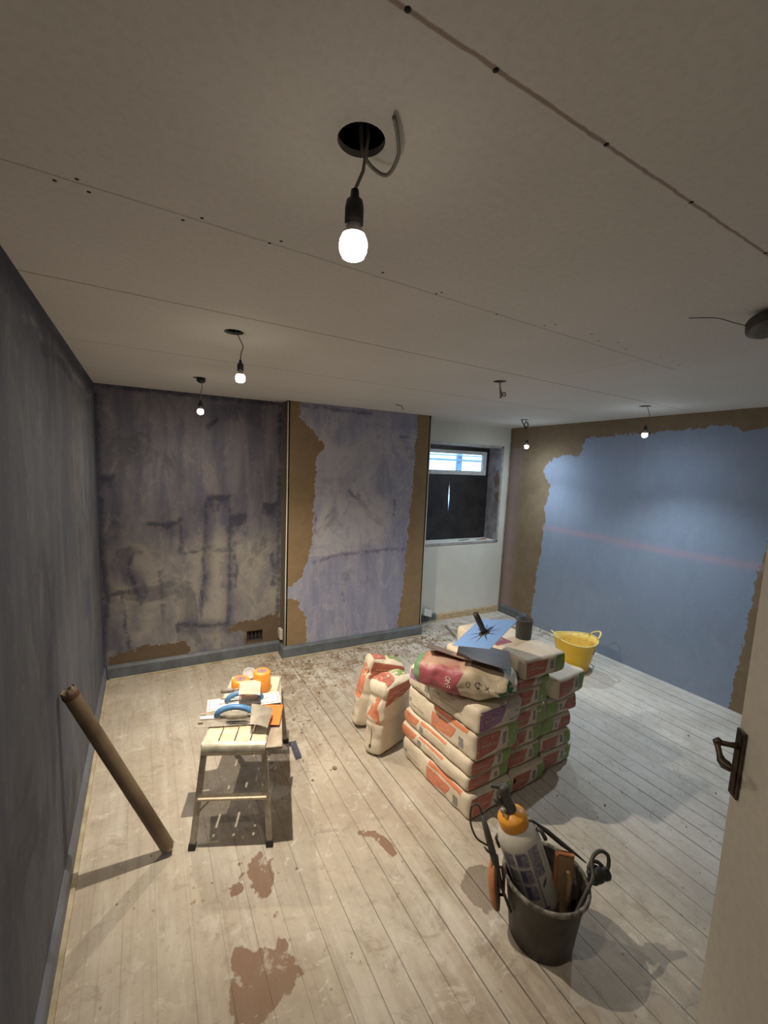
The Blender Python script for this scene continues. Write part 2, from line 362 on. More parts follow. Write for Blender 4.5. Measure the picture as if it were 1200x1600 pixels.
c = mix(t, math_(t, 'MULTIPLY', ramp(t, smear, .48, .68), .55), c, (.64, .61, .55))
c = mix(t, math_(t, 'MULTIPLY', ramp(t, grain, .5, .72), .28), c, (.20, .15, .11))
c = mix(t, math_(t, 'MULTIPLY', ramp(t, med, .56, .68), .5), c, (.70, .67, .60))
c = mix(t, math_(t, 'MULTIPLY', ramp(t, nz(t, co, 5.3, 6, .7, 1.0), .57, .66), .38), c, (.22, .17, .135))
# greyer boards towards the right-hand wall, with the whitish sheen painted into their colour
xr = ramp(t, math_(t, 'ADD', sx.outputs[0], math_(t, 'MULTIPLY', math_(t, 'SUBTRACT', blot, .5), 1.2)), 1.7, 3.0)
c = mix(t, math_(t, 'MULTIPLY', xr, .55), c, (.66, .66, .63))
c = mix(t, math_(t, 'MULTIPLY', ramp(t, fine, .66, .74), .6), c, (.70, .68, .64))
vo = N(t, 'ShaderNodeTexVoronoi'); vo.inputs['Scale'].default_value = 13; t.links.new(co, vo.inputs[0])
c = mix(t, math_(t, 'MULTIPLY', math_(t, 'SUBTRACT', 1, ramp(t, math_(t, 'ADD', vo.outputs[0], math_(t, 'MULTIPLY', fine, .12)), .10, .16)), .55), c, (.17, .12, .085))
# damp plaster stains and the dirt along the back
wob = math_(t, 'ADD', math_(t, 'MULTIPLY', math_(t, 'SUBTRACT', med, .5), .07), math_(t, 'MULTIPLY', math_(t, 'SUBTRACT', fine, .5), .035))
sr = math_(t, 'SUBTRACT', 1, ramp(t, math_(t, 'ADD', attr(t, 'sd_stain'), wob), -.003, .004))
sr = math_(t, 'MULTIPLY', sr, math_(t, 'SUBTRACT', 1, math_(t, 'MULTIPLY', ramp(t, med, .57, .66), .6)))
c = mix(t, math_(t, 'MULTIPLY', sr, .86), c, (.20, .105, .06))
sw = math_(t, 'SUBTRACT', 1, ramp(t, math_(t, 'ADD', attr(t, 'sd_damp'), wob), -.003, .004))
c = mix(t, math_(t, 'MULTIPLY', sw, .72), c, (.15, .11, .075))
dm = math_(t, 'MULTIPLY', attr(t, 'dirt'), ramp(t, math_(t, 'ADD', math_(t, 'MULTIPLY', med, .6), math_(t, 'MULTIPLY', fine, .4)), .44, .60))
c = mix(t, dm, c, (.23, .155, .085))
# gaps between the boards
c = mix(t, math_(t, 'MULTIPLY', ramp(t, nz(t, co, 1.1, 6, .7, 1.3), .40, .62), .30), c, (.27, .235, .19))
c = mix(t, math_(t, 'MULTIPLY', ramp(t, nz(t, co, 17, 6, .75, .8), .55, .64), .30), c, (.25, .205, .165))
c = mix(t, math_(t, 'MULTIPLY', ramp(t, nz(t, objco(t, (1, 1, 1), (4, 7, 0)), 7.5, 7, .75, 1.5), .60, .66), .45), c, (.74, .72, .67))
gw = math_(t, 'ADD', .010, math_(t, 'MULTIPLY', math_(t, 'POWER', wn2.outputs[0], 2.0), .028))
gd = math_(t, 'MINIMUM', fr, math_(t, 'SUBTRACT', 1, fr))
gap = math_(t, 'MULTIPLY', math_(t, 'SUBTRACT', 1, ramp(t, math_(t, 'DIVIDE', gd, gw), .5, 1.3)), math_(t, 'MULTIPLY', ramp(t, sx.outputs[0], -.4, 2.2), math_(t, 'ADD', .35, math_(t, 'MULTIPLY', ramp(t, smear, .35, .55), .65))))
c = mix(t, math_(t, 'MULTIPLY', gap, .9), c, (.055, .04, .03))
t.links.new(c, bs.inputs['Base Color'])
bs.inputs['Roughness'].default_value = .72
bs.inputs['Specular IOR Level'].default_value = .35
bump(t, bs, math_(t, 'SUBTRACT', math_(t, 'ADD', math_(t, 'MULTIPLY', grain, .3), math_(t, 'MULTIPLY', fine, .3)), gap), .5, .006)
st_a = [(0.78, 1.871), (0.724, 1.824), (0.706, 1.763), (0.712, 1.702), (0.726, 1.642), (0.766, 1.639), (0.805, 1.7), (0.817, 1.78), (0.803, 1.842)]
st_b = [(0.628, 1.79), (0.639, 1.746), (0.678, 1.793), (0.685, 1.74), (0.666, 1.702), (0.624, 1.706)]
st_c = [(0.626, 1.506), (0.582, 1.46), (0.564, 1.38), (0.548, 1.308), (0.604, 1.235), (0.654, 1.225), (0.692, 1.258), (0.764, 1.273), (0.794, 1.359), (0.786, 1.43), (0.755, 1.47), (0.733, 1.421), (0.711, 1.471), (0.668, 1.442)]
st_d = [(1.29, 1.758), (1.345, 1.718), (1.36, 1.602), (1.345, 1.599), (1.318, 1.679), (1.28, 1.743)]
st_e = [(1.632, 1.379), (1.698, 1.366), (1.75, 1.303), (1.636, 1.196), (1.561, 1.173), (1.545, 1.255), (1.549, 1.332)]
rr = random.Random(3)
spots = [line([(x, y), (x+.001, y)], r) for x, y, r in [(rr.uniform(.45, .85), rr.uniform(1.25, 1.9), rr.uniform(.002, .012)) for _ in range(22)]]
def fl_dirt(U, V):
    d = np.exp(-((V-3.62)/.28)**2)*np.clip((U-.9)/.6, 0, 1)*.95 + np.exp(-((U-1.55)/.5)**2-((V-3.2)/.5)**2)*.65 + np.exp(-((U-3.3)/.5)**2-((V-3.75)/.35)**2)*.9
    d += np.exp(-((U-1.1)/.25)**2-((V-2.75)/.35)**2)*.5 + np.exp(-((V-3.9)/.12)**2)*.35*(U < 1.5)+.12+np.exp(-((U-4.4)/.15)**2-((V-3.4)/.5)**2)*.8
    return np.clip(d, 0, 1)
def fl_stain(U, V): return np.minimum.reduce([sd_poly(U, V, p) for p in (st_a, st_b, st_c)] + [sd_line(U, V, [(1.27, 1.765), (1.31, 1.735), (1.345, 1.67), (1.352, 1.595)], .020)] + [f(U, V) for f in spots])
grid_wall('floor', (0, -.08, 0), (1, 0, 0), (0, 1, 0), 4.5, 4.25, M_floor, step=.02, attrs={
    'sd_stain': lambda U, V: fl_stain(U, V-.08), 'sd_damp': lambda U, V: sd_poly(U, V-.08, st_e), 'dirt': lambda U, V: fl_dirt(U, V-.08)}, back=M_back)

# ------------------------------------------------------------------ ceiling with cut lamp holes
m, t, bs = nt('ceiling_board'); M_ceil = m
co = objco(t); sx = N(t, 'ShaderNodeSeparateXYZ'); tc = N(t, 'ShaderNodeTexCoord'); t.links.new(tc.outputs['Object'], sx.inputs[0])
n1 = nz(t, co, 1.5, 5); n2 = nz(t, co, 60, 3); n3 = nz(t, co, 14, 5, .6, .5)
c = mix(t, ramp(t, n1, .3, .7), (.72, .705, .665), (.67, .655, .615))
c = mix(t, math_(t, 'MULTIPLY', ramp(t, n2, .4, .7), .12), c, (.36, .34, .31))
for y0, k, wd, col, f, x0, x1 in [(.522, .042, .0032, (.27, .175, .14), .8, -1, 9), (1.158, .072, .003, (.24, .19, .15), .45, -1, 2.8), (1.784, .0635, .0035, (.23, .15, .115), .8, -1, 9), (2.62, .03, .0035, (.22, .16, .13), .6, -1, 9), (3.35, .02, .003, (.22, .16, .13), .5, 1.2, 9)]:
    d = math_(t, 'ABSOLUTE', math_(t, 'SUBTRACT', sx.outputs[1], math_(t, 'ADD', y0, math_(t, 'ADD', math_(t, 'MULTIPLY', sx.outputs[0], k), math_(t, 'MULTIPLY', math_(t, 'SUBTRACT', n3, .5), .012)))))
    mk = math_(t, 'SUBTRACT', 1, ramp(t, d, wd*.6, wd*1.6))
    if x1 < 9: mk = math_(t, 'MULTIPLY', mk, math_(t, 'LESS_THAN', sx.outputs[0], x1))
    c = mix(t, math_(t, 'MULTIPLY', mk, f), c, col)
d = math_(t, 'ABSOLUTE', math_(t, 'SUBTRACT', sx.outputs[0], 2.47))
mk = math_(t, 'MULTIPLY', math_(t, 'SUBTRACT', 1, ramp(t, d, .002, .005)), math_(t, 'MULTIPLY', math_(t, 'GREATER_THAN', sx.outputs[1], 1.29), math_(t, 'LESS_THAN', sx.outputs[1], 1.85)))
c = mix(t, math_(t, 'MULTIPLY', mk, .4), c, (.33, .25, .2))
t.links.new(c, bs.inputs['Base Color']); bs.inputs['Roughness'].default_value = .8
bump(t, bs, n2, .15, .003)
M_void = simple('ceiling_void', (.02, .018, .016), .9, bmp=0)
M_rim = simple('cut_board_edge', (.40, .38, .35), .9)
HOLES = [(0.686, 0.772, .042), (0.695, 2.048, .042), (0.680, 3.257, .042), (2.318, 2.12, .040), (3.90, 3.40, .042), (3.86, 2.125, .042)]
SCREWS = [(0.64, 0.549), (0.792, 0.556), (1.054, 0.566), (1.347, 0.578), (1.72, 0.594), (0.184, 1.192), (0.226, 1.162), (0.243, 1.2), (0.43, 1.21), (0.469, 1.177), (0.636, 1.207), (0.659, 1.181), (0.966, 1.197), (1.194, 1.219), (1.186, 1.236), (1.475, 1.267), (1.712, 1.259), (1.733, 1.227), (1.943, 1.225), (2.047, 1.269), (2.129, 1.235), (2.243, 1.273), (2.499, 1.265), (2.62, 1.281), (2.725, 1.3)]
outer = [Vector((-.0, -.08, H)), Vector((4.5, -.08, H)), Vector((4.5, 4.17, H)), Vector((-.0, 4.17, H))]
loops = [outer] + [[Vector((x+r*math.cos(-a*2*PI/28), y+r*math.sin(-a*2*PI/28), H)) for a in range(28)] for x, y, r in HOLES]
tri = geometry.tessellate_polygon(loops)
flat = [v for l in loops for v in l]
mb = MB(); mb.add(flat, [list(f)[::-1] for f in tri], M_ceil)
for x, y, r in HOLES:
    mb.lathe([(r, 0), (r, .0125)], M_rim, (x, y, H), 28)
mb.box((2.25, 2.04, 2.60), (4.5, 4.25, .02), M_void)
for a, b, cx, cy in [(4.5, .01, 2.25, -.085), (4.5, .01, 2.25, 4.175), (.01, 4.25, -.005, 2.04), (.01, 4.25, 4.505, 2.04)]:
    mb.box((cx, cy, 2.5), (a, b, .2), M_void)
mb.add([v+Vector((0, 0, .0125)) for v in flat], [list(f) for f in tri], M_void)
for i, (x, y) in enumerate(SCREWS):
    mb.lathe([(.0001, -.0006), (.0046 if i < 5 else .0042, -.0004), (.0046 if i < 5 else .0042, .0005)], M_void, (x, y, H), 10)
struct(mb.build('ceiling'))

# ------------------------------------------------------------------ window
mb = MB(); D0, D1 = 4.15, 4.43
mb.box(((WX0+WX1)/2, (D0+D1)/2, WZ0-.01), (WX1-WX0+.02, D1-D0-.002, .02), M_board)
mb.box(((WX0+WX1)/2, (D0+D1)/2, WZ1+.01), (WX1-WX0+.02, D1-D0-.002, .02), M_reveal)
mb.box((WX1+.01, (D0+D1)/2, (WZ0+WZ1)/2), (.02, D1-D0-.002, WZ1-WZ0), M_reveal)
mb.box((WX0-.01, (D0+D1)/2, (WZ0+WZ1)/2), (.02, D1-D0-.002, WZ1-WZ0), M_reveal)
Ry = Matrix(((0, 0, -1), (1, 0, 0), (0, 1, 0)))
M_blob = simple('bonding_blob', (.20, .155, .11), .85)
for cy_, cz_, ry_, rz_ in [(4.20, 1.76, .035, .10), (4.185, 1.53, .028, .05)]:
    mb.prism([((ry_*(1+.25*math.sin(3*a+cz_*9)))*math.cos(a), rz_*(1+.15*math.sin(4*a))*math.sin(a)) for a in [2*PI*k/24 for k in range(24)]], .003, M_blob, Ry, (WX1-.0005, cy_, cz_))
struct(mb.build('trim_1'))
mb = MB()      # metal angle bead round the opening
mb.box(((WX0+WX1)/2, 4.146, WZ0-.012), (WX1-WX0+.05, .005, .028), M_bead, bev=.001)
mb.box(((WX0+WX1)/2, 4.146, WZ1+.012), (WX1-WX0+.05, .005, .028), M_bead, bev=.001)
mb.box((WX1+.014, 4.146, (WZ0+WZ1)/2), (.03, .005, WZ1-WZ0+.04), M_bead, bev=.001)
struct(mb.build('trim_2'))
mb = MB(); mb.tube([(4.485, 4.142, .1), (4.483, 4.140, 1.2), (4.486, 4.142, 2.39)], .006, M_bead, 6)
struct(mb.build('trim_3'))
mb = MB(); mb.tube([(3.018, 3.831, .1), (3.02, 3.830, 1.2), (3.019, 3.831, 2.39)], .006, M_board, 8); struct(mb.build('trim_4'))
mb = MB(); mb.tube([(1.477, 3.831, .1), (1.475, 3.830, .8), (1.478, 3.831, 1.5), (1.476, 3.830, 2.39)], .006, M_board, 8); struct(mb.build('trim_5'))
M_frame = simple('white_upvc', (.66, .68, .70), .35, bmp=0)
M_frame_b = simple('black_frame', (.018, .016, .015), .5, bmp=.1)
M_poly = simple('black_polythene', (.016, .015, .016), .38, c2=(.03, .028, .028), scale=5, bmp=.5)
m, t, bs = nt('window_glass'); M_glass = m
t.nodes.remove(bs); tr = N(t, 'ShaderNodeBsdfTransparent'); gl = N(t, 'ShaderNodeBsdfGlossy'); gl.inputs['Roughness'].default_value = .03
mx = N(t, 'ShaderNodeMixShader'); fr_ = N(t, 'ShaderNodeFresnel'); fr_.inputs[0].default_value = 1.45
tr.inputs[0].default_value = (.93, .97, 1, 1)
t.links.new(fr_.outputs[0], mx.inputs[0]); t.links.new(tr.outputs[0], mx.inputs[1]); t.links.new(gl.outputs[0], mx.inputs[2])
t.links.new(mx.outputs[0], t.nodes['Material Output'].inputs[0])
win = bpy.data.objects.new('window_1', None); COL.objects.link(win); win.location = (3.74, 4.40, WZ0); struct(win)
def W(mb, name): 
    o = mb.build(name, win); o.location = (-3.74, -4.40, -WZ0); return o
YW = 4.40; fx0, fx1 = WX0, WX1
mb = MB()
for c_, d_ in [(((fx0+fx1)/2, YW, WZ1-.022), (fx1-fx0, .06, .044)), (((fx0+fx1)/2, YW, WZ0+.018), (fx1-fx0, .06, .036)), ((fx0+.02, YW, (WZ0+WZ1)/2), (.04, .058, WZ1-WZ0)), ((fx1-.02, YW, (WZ0+WZ1)/2), (.04, .058, WZ1-WZ0)), (((fx0+fx1)/2, YW, 1.775), (fx1-fx0, .056, .03))]:
    mb.box(c_, d_, M_frame_b, bev=.003)
W(mb, 'outer_frame')
tx0, tx1, tz0, tz1 = fx0+.04, fx1-.045, 1.79, 2.095
mb = MB()
for c_, d_ in [(((tx0+tx1)/2, YW-.01, tz1-.022), (tx1-tx0, .05, .044)), (((tx0+tx1)/2, YW-.01, tz0+.026), (tx1-tx0, .05, .052)), ((tx0+.026, YW-.01, (tz0+tz1)/2), (.052, .048, tz1-tz0)), ((tx1-.026, YW-.01, (tz0+tz1)/2), (.052, .048, tz1-tz0))]:
    mb.box(c_, d_, M_frame, bev=.004)
W(mb, 'top_light_frame')
mb = MB(); mb.box(((tx0+tx1)/2, YW, (tz0+tz1)/2), (tx1-tx0-.09, .006, tz1-tz0-.08), M_glass); W(mb, 'glass_pane')
# sheets of black polythene taped over the lower half, with a slit of daylight where they meet
mb = MB()
def sheet(x0, x1, side):
    vs = []; fs = []; nu, nv = 26, 40
    for j in range(nv+1):
        for i in range(nu+1):
            a = i/nu; z = WZ0+.03+(1.77-WZ0-.03)*j/nv; x = x0+(x1-x0)*a
            op = math.exp(-((z-1.50)/.085)**2)*.010
            if side < 0: x -= op*a**8
            else: x += op*(1-a)**8
            y = YW-.036 + .006*noise.noise(Vector((x*5, 1, z*4))) + .003*noise.noise(Vector((x*16, 4, z*9)))
            vs.append((x, y, z))
    for j in range(nv):
        for i in range(nu):
            p = j*(nu+1)+i; fs.append([p, p+1, p+nu+2, p+nu+1])
    mb.add(vs, fs, M_poly, True)
sheet(fx0+.005, 3.725, -1); sheet(3.725, fx1-.005, 1)
W(mb, 'polythene_sheet')
# outside: pale garden wall and low ground beyond the glass
M_ext = simple('render_wall_outside', (.62, .66, .70), .8); M_ext2 = simple('dark_trim', (.20, .30, .34), .7)
mb = MB(); mb.box((3.8, 7.2, .7), (9, .2, 1.4), M_ext); mb.box((3.8, 5.6, -.3), (9, 3.4, .1), M_ext)
o = mb.build('garden_wall'); struct(o)
mb = MB(); mb.box((5.1, 6.4, 2.035), (2.6, .05, .035), M_ext2, bev=.008); mb.box((5.0, 6.4, 2.12), (2.6, .05, .02), M_ext2, bev=.004); mb.box((5.55, 6.46, 1.0), (.10, .07, 2.3), M_ext2, bev=.01); mb.box((4.62, 6.46, 1.0), (.05, .07, 2.2), M_ext2, bev=.01)
tag(mb.build('garden_pergola'), 'grey outdoor rail and posts seen through the small window top light', 'frame')

# ------------------------------------------------------------------ skirtings
def board_run(name, pts, h, th, m, mt=None):
    mb = MB()
    for (ax, ay), (bx, by) in zip(pts[:-1], pts[1:]):
        L = math.hypot(bx-ax, by-ay); a = math.atan2(by-ay, bx-ax)
        R = Matrix.Rotation(a, 3, 'Z'); prof = [(0, 0), (th, 0), (th, h*.8), (th*.55, h*.93), (th*.35, h), (0, h)]
        vs = []; 
        for xx in (0, L):
            for (q, z) in prof: vs.append(R @ Vector((xx, -q, z)) + Vector((ax, ay, 0)))
        n = len(prof)
        mb.add(vs, [list(range(n)), list(range(2*n-1, n-1, -1))]+[[i, n+i, n+(i+1) % n, (i+1) % n] for i in range(n)], m)
        if mt:
            c_ = Vector(((ax+bx)/2, (ay+by)/2, .008)) + R @ Vector((0, -th-.009, 0))
            mb.box(c_, (L, .018, .016), mt, a)
    return struct(mb.build(name))
M_strip = simple('pale_strip', (.50, .44, .33), .7, c2=(.36, .3, .2), scale=10)
board_run('baseboard_alcove', [(.02, 4.0), (1.474, 4.0)], .125, .02, M_skirt, M_strip)
board_run('baseboard_back', [(1.452, 3.83), (3.03, 3.83)], .125, .022, M_skirt, M_strip)
board_run('baseboard_chimney_left', [(1.474, 4.0), (1.474, 3.82)], .125, .02, M_skirt)
board_run('baseboard_left', [(0, -.08), (0, 4.0)], .115, .016, simple('left_skirting', (.16, .18, .23), .55, c2=(.12, .13, .16), scale=5), M_strip)
board_run('baseboard_window', [(3.02, 4.15), (3.46, 4.15)], .10, .02, M_skirt, M_strip)
board_run('baseboard_window_bare', [(3.46, 4.15), (4.48, 4.15)], .085, .012, M_pine)
board_run('baseboard_right', [(4.5, 4.15), (4.5, 3.66)], .11, .02, M_skirt)

# ------------------------------------------------------------------ air vent hole + socket
M_brick = simple('raw_brick', (.07, .05, .04), .9)
mb = MB(); mb.box((1.23, 4.06, .2), (.15, .006, .11), M_void)
for i in range(4): mb.box((1.175+.036*i, 4.045, .2), (.008, .02, .11), M_brick)
mb.box((1.23, 4.03, .146), (.15, .06, .004), M_brick); mb.box((1.23, 4.03, .254), (.15, .06, .004), M_brick)
mb.box((1.156, 4.03, .2), (.003, .06, .11), M_brick); mb.box((1.304, 4.03, .2), (.003, .06, .11), M_brick)
tag(mb.build('air_vent'), 'dark open air vent hole low in the purple alcove wall', 'vent')
M_cream = simple('cream_plastic', (.55, .52, .45), .4)
t0 = thing('wall_socket', 'small cream box fixed low on the side of the chimney breast', 'socket', (1.46, 3.93, .215))
mb = MB(); mb.box((0, 0, 0), (.028, .075, .10), M_cream, bev=.004); mb.build('box', t0)
mb = MB(); mb.box((-.016, 0, 0), (.005, .055, .07), simple('socket_face', (.42, .40, .36), .4), bev=.001); mb.build('face_plate', t0)

# ------------------------------------------------------------------ door leaf
d = Vector((math.cos(math.radians(228)), math.sin(math.radians(228)), 0)); n_ = Vector((d.y, -d.x, 0))  # n_ : the face the camera sees
n_ = Vector((-.743, .669, 0))
M_door = simple('door_cream', (.60, .56, .49), .6, c2=(.56, .52, .45), scale=30, bmp=.08)
M_brass = simple('aged_brass', (.10, .08, .055), .42, .7, c2=(.055, .04, .03), scale=30)
LX = Vector((1.952, .588, 0))
dr = bpy.data.objects.new('door_1', None); COL.objects.link(dr); dr.location = LX; dr.rotation_euler = (0, 0, math.atan2(d.y, d.x)); struct(dr)
# local x runs to the hinge, local -y is the seen face
mb = MB(); mb.box((.375, .02, 1.0), (.75, .04, 1.985), M_door, bev=.002); mb.build('leaf', dr)
mb = MB(); mb.box((.024, -.005, .975), (.042, .008, .215), M_brass, bev=.002); mb.box((.024, -.0105, .975), (.024, .004, .195), M_brass, bev=.001)
hp = mb.build('handle_plate', dr); hp['label'] = 'aged brass lock plate'
mb = MB(); mb.tube([(.026, -.009, 1.033), (.026, -.03, 1.033), (.026, -.062, 1.035)], [.011, .008, .008], M_brass, 12)
mb.tube([(.026, -.060, 1.048), (.026, -.068, 1.036), (.028, -.068, 1.024)], [.006, .011, .006], M_brass, 12)
mb.tube([(.022, -.066, 1.035), (.036, -.068, 1.026), (.050, -.068, 1.010), (.058, -.066, .998), (.072, -.062, .994), (.088, -.056, .994), (.100, -.052, .997)], [.010, .008, .008, .012, .015, .011, .004], M_brass, 12)
mb.build('lever', dr)

# ------------------------------------------------------------------ bulbs on cables
M_sock = simple('black_lampholder', (.02, .018, .017), .5, bmp=0)
M_cable = simple('grey_cable', (.22, .20, .18), .5, bmp=0)
M_neck = simple('bulb_neck', (.75, .73, .70), .4, bmp=0)
LBL = ['large-looking warm glowing bulb hanging nearest the camera below a wide ceiling hole', 'warm glowing bulb hanging between the nearest and the farthest warm bulbs',
       'warm glowing bulb hanging farthest back, in front of the purple alcove wall', 'cool white bulb hanging in the corner beside the window',
       'cool white bulb hanging in front of the blue right wall']
for i, (nm, x, y, zb, colr, st, bw, aim, bdeg) in enumerate(BULBS):
    hx, hy, hr = HOLES[[0, 1, 2, 4, 5][i]]
    o = thing('light_bulb', LBL[i], 'light bulb', (x, y, H), 0, 'bare hanging bulbs')
    zz = zb-H
    mb = MB(); k = .012 if i < 3 else .03
    mb.tube([(hx-x+.01, hy-y, .06), (hx-x+.008, hy-y-.01, .0), (k, -.006, zz*.30), (k*.3, .004, zz*.45), (0, 0, zz+.088*(.86 if i == 0 else .72))], .0032 if i == 0 else .0026, M_cable, 8); mb.build('cable', o)
    mb = MB(); mb.lathe([(.0001, .095), (.008, .095), (.010, .078), (.017, .074), (.0195, .060), (.0195, .030), (.0001, .030)], M_sock, (0, 0, zz), 20); mb.build('lamp_holder', o)
    mb = MB(); mb.lathe([(.0135, .030), (.0150, .022), (.024, .008)], M_neck, (0, 0, zz), 24)
    mb.lathe([(.024, .008), (.0285, -.002), (.030, -.012)], emis('lit_shoulder_'+nm, colr, (12, 20, 20, 80, 60)[i]), (0, 0, zz), 24)
    mb.lathe([(.030, -.012), (.0285, -.024), (.023, -.034)], emis('lit_diffuser_'+nm, colr, st*.012), (0, 0, zz), 24)
    mb.lathe([(.023, -.034), (.0175, -.037), (.009, -.039), (.0001, -.0395)], emis('lit_lens_'+nm, colr, st), (0, 0, zz), 24); bo = mb.build('bulb', o)
    kb = .86 if i == 0 else .72
    ld = bpy.data.lights.new('bulb_beam', 'SPOT'); ld.energy = bw; ld.color = colr; ld.spot_size = math.radians(bdeg); ld.spot_blend = 1; ld.shadow_soft_size = .016
    lo = bpy.data.objects.new('bulb_beam', ld); COL.objects.link(lo); lo.parent = o
    dv = Vector((aim[0]-x, aim[1]-y, -zb)); lo.rotation_euler = dv.to_track_quat('-Z', 'Y').to_euler(); lo.location = Vector((0, 0, zz-.0395*kb-.018))
    for q_ in o.children:
        if q_.type == 'MESH' and q_.name.split('.')[0] in ('bulb', 'lamp_holder'):
            for v in q_.data.vertices: v.co = Vector((v.co.x*kb, v.co.y*kb, zz+(v.co.z-zz)*kb+(.0)))
# loose cable tail beside the nearest hole
def cable(name, pts, r, m, label, cat, sub=6):
    P_ = [Vector(p) for p in pts]; out = []
    for i in range(len(P_)-1):
        p0, p1, p2, p3 = P_[max(i-1, 0)], P_[i], P_[i+1], P_[min(i+2, len(P_)-1)]
        for k in range(sub):
            s = k/sub; out.append(.5*((2*p1)+(-p0+p2)*s+(2*p0-5*p1+4*p2-p3)*s*s+(-p0+3*p1-3*p2+p3)*s**3))
    out.append(P_[-1]); mb = MB(); mb.tube(out, r, m, 8)
    o = mb.build(name); 
    if label: tag(o, label, cat)
    return o
cable('loose_cable', [(.690, .785, 2.45), (.695, .787, 2.40), (.718, .795, 2.382), (.75, .792, 2.376), (.748, .750, 2.382), (.726, .715, 2.388), (.704, .69, 2.393)], .0036, M_cable, 'short grey cable tail curling out of the nearest ceiling hole', 'cable')
cable('looped_cable', [(2.31, 2.12, 2.45), (2.318, 2.12, 2.39), (2.345, 2.13, 2.34), (2.36, 2.12, 2.315), (2.385, 2.13, 2.325), (2.38, 2.135, 2.34), (2.35, 2.125, 2.33), (2.335, 2.12, 2.30), (2.325, 2.12, 2.35), (2.315, 2.115, 2.40), (2.312, 2.11, 2.45)], .004, M_cable, 'looped bare cable hanging from the middle ceiling hole without a bulb', 'cable')
cable('cable_knot', [(3.89, 3.42, 2.45), (3.90, 3.42, 2.38), (3.94, 3.42, 2.34), (3.985, 3.43, 2.33), (3.99, 3.42, 2.36), (3.95, 3.41, 2.38), (3.92, 3.41, 2.35), (3.95, 3.42, 2.31), (4.0, 3.44, 2.325)], .005, M_sock, 'dark knotted cable end hanging above the corner bulb', 'cable')
cable('ceiling_wire', [(2.30, 3.36, 2.405), (2.31, 3.37, 2.397), (2.35, 3.37, 2.39), (2.37, 3.37, 2.385), (2.385, 3.36, 2.36)], .003, M_sock, 'thin wire end poking out of the ceiling in front of the chimney breast', 'wire')
mb = MB(); mb.lathe([(.0001, 0), (.028, -.002), (.03, -.018), (.018, -.03), (.0001, -.032)], M_sock, (.69, 3.257, 2.398), 16)
tag(mb.build('junction_block'), 'small black fitting in the ceiling hole above the farthest warm bulb', 'junction box')
# old detector hanging at the right
sm = thing('smoke_detector', 'round dark detector hanging from the ceiling at the right edge of view', 'smoke detector', (2.205, .775, 2.4))
M_det = simple('dusty_plastic', (.10, .09, .075), .6, c2=(.055, .05, .04), scale=10); M_det2 = simple('dusty_plastic_face', (.15, .145, .135), .5)
Rd = Matrix.Rotation(math.radians(-20), 3, 'X') @ Matrix.Rotation(math.radians(16), 3, 'Y')
mb = MB(); mb.lathe([(.0001, -.022), (.044, -.022), (.053, -.030), (.056, -.056), (.048, -.064)], M_det, (0, 0, 0), 32, Rd); mb.build('housing', sm)
mb = MB(); mb.lathe([(.048, -.064), (.040, -.072), (.030, -.074), (.0001, -.074)], M_det2, (0, 0, 0), 32, Rd); mb.lathe([(.02, -.0655), (.02, -.072), (.0001, -.072)], M_det, (0, 0, 0), 20, Rd); mb.build('face', sm)
mb = MB(); mb.tube([(-.004, -.003, -.0005), (-.003, -.002, -.03)], .006, M_sock, 8); mb.lathe([(.0001, -.006), (.016, -.006), (.018, 0)], M_sock, (0, 0, 0), 16); mb.build('hanger', sm)
o = cable('wire', [(-.05, .01, -.05), (-.08, .05, -.03), (-.11, .09, -.01), (-.16, .15, -.003)], .0014, M_sock, None, None); o.parent = sm

# ------------------------------------------------------------------ paper sacks
def sackmat(name, c=(.68, .60, .475), c2=(.60, .52, .405)):
    m, t, b = nt(name); co = objco(t); n = nz(t, co, 9, 5, .6, .4); n2 = nz(t, co, 60, 4); n3 = nz(t, objco(t, (3, 30, 6)), 1, 4, .6, .6)
    cc = mix(t, ramp(t, n, .35, .65), c, c2); cc = mix(t, math_(t, 'MULTIPLY', ramp(t, n2, .6, .75), .3), cc, (.62, .58, .5))
    t.links.new(cc, b.inputs['Base Color']); b.inputs['Roughness'].default_value = .62
    bump(t, b, math_(t, 'ADD', math_(t, 'MULTIPLY', n, .5), math_(t, 'MULTIPLY', n3, .5)), .45, .012); return m
M_sack = sackmat('sack_paper')
P_red = simple('print_red', (.46, .145, .095), .55, c2=(.40, .12, .08)); P_org = simple('print_orange', (.66, .225, .12), .55, c2=(.60, .195, .105))
P_grn = simple('print_green', (.27, .37, .11), .55, c2=(.22, .31, .09)); P_grey = simple('print_grey', (.19, .185, .175), .6, c2=(.3, .29, .27), scale=400, lo=.45, hi=.55)
P_wht = simple('print_white', (.62, .55, .47), .55, bmp=0); P_pur = simple('print_purple', (.26, .12, .25), .55, c2=(.33, .16, .31)); P_dk = simple('print_dark', (.07, .065, .055), .6, bmp=0)
P_lab = simple('print_label', (.60, .57, .50), .5, bmp=0); P_ltx = simple('print_faint', (.36, .31, .25), .6, bmp=0); P_lred = simple('print_line', (.66, .30, .21), .55, bmp=0); P_lpur = simple('print_line_p', (.50, .33, .48), .55, bmp=0)
P_mar = simple('print_maroon', (.28, .045, .07), .5, c2=(.22, .04, .055)); P_dgr = simple('print_dark_green', (.035, .12, .055), .5, c2=(.05, .16, .07)); P_teal = simple('print_pale_green', (.22, .34, .24), .5)
AX = {'X': 0, 'Y': 1, 'Z': 2}
def ax(s): v = [0, 0, 0]; v[AX[s[1]]] = 1 if s[0] == '+' else -1; return v
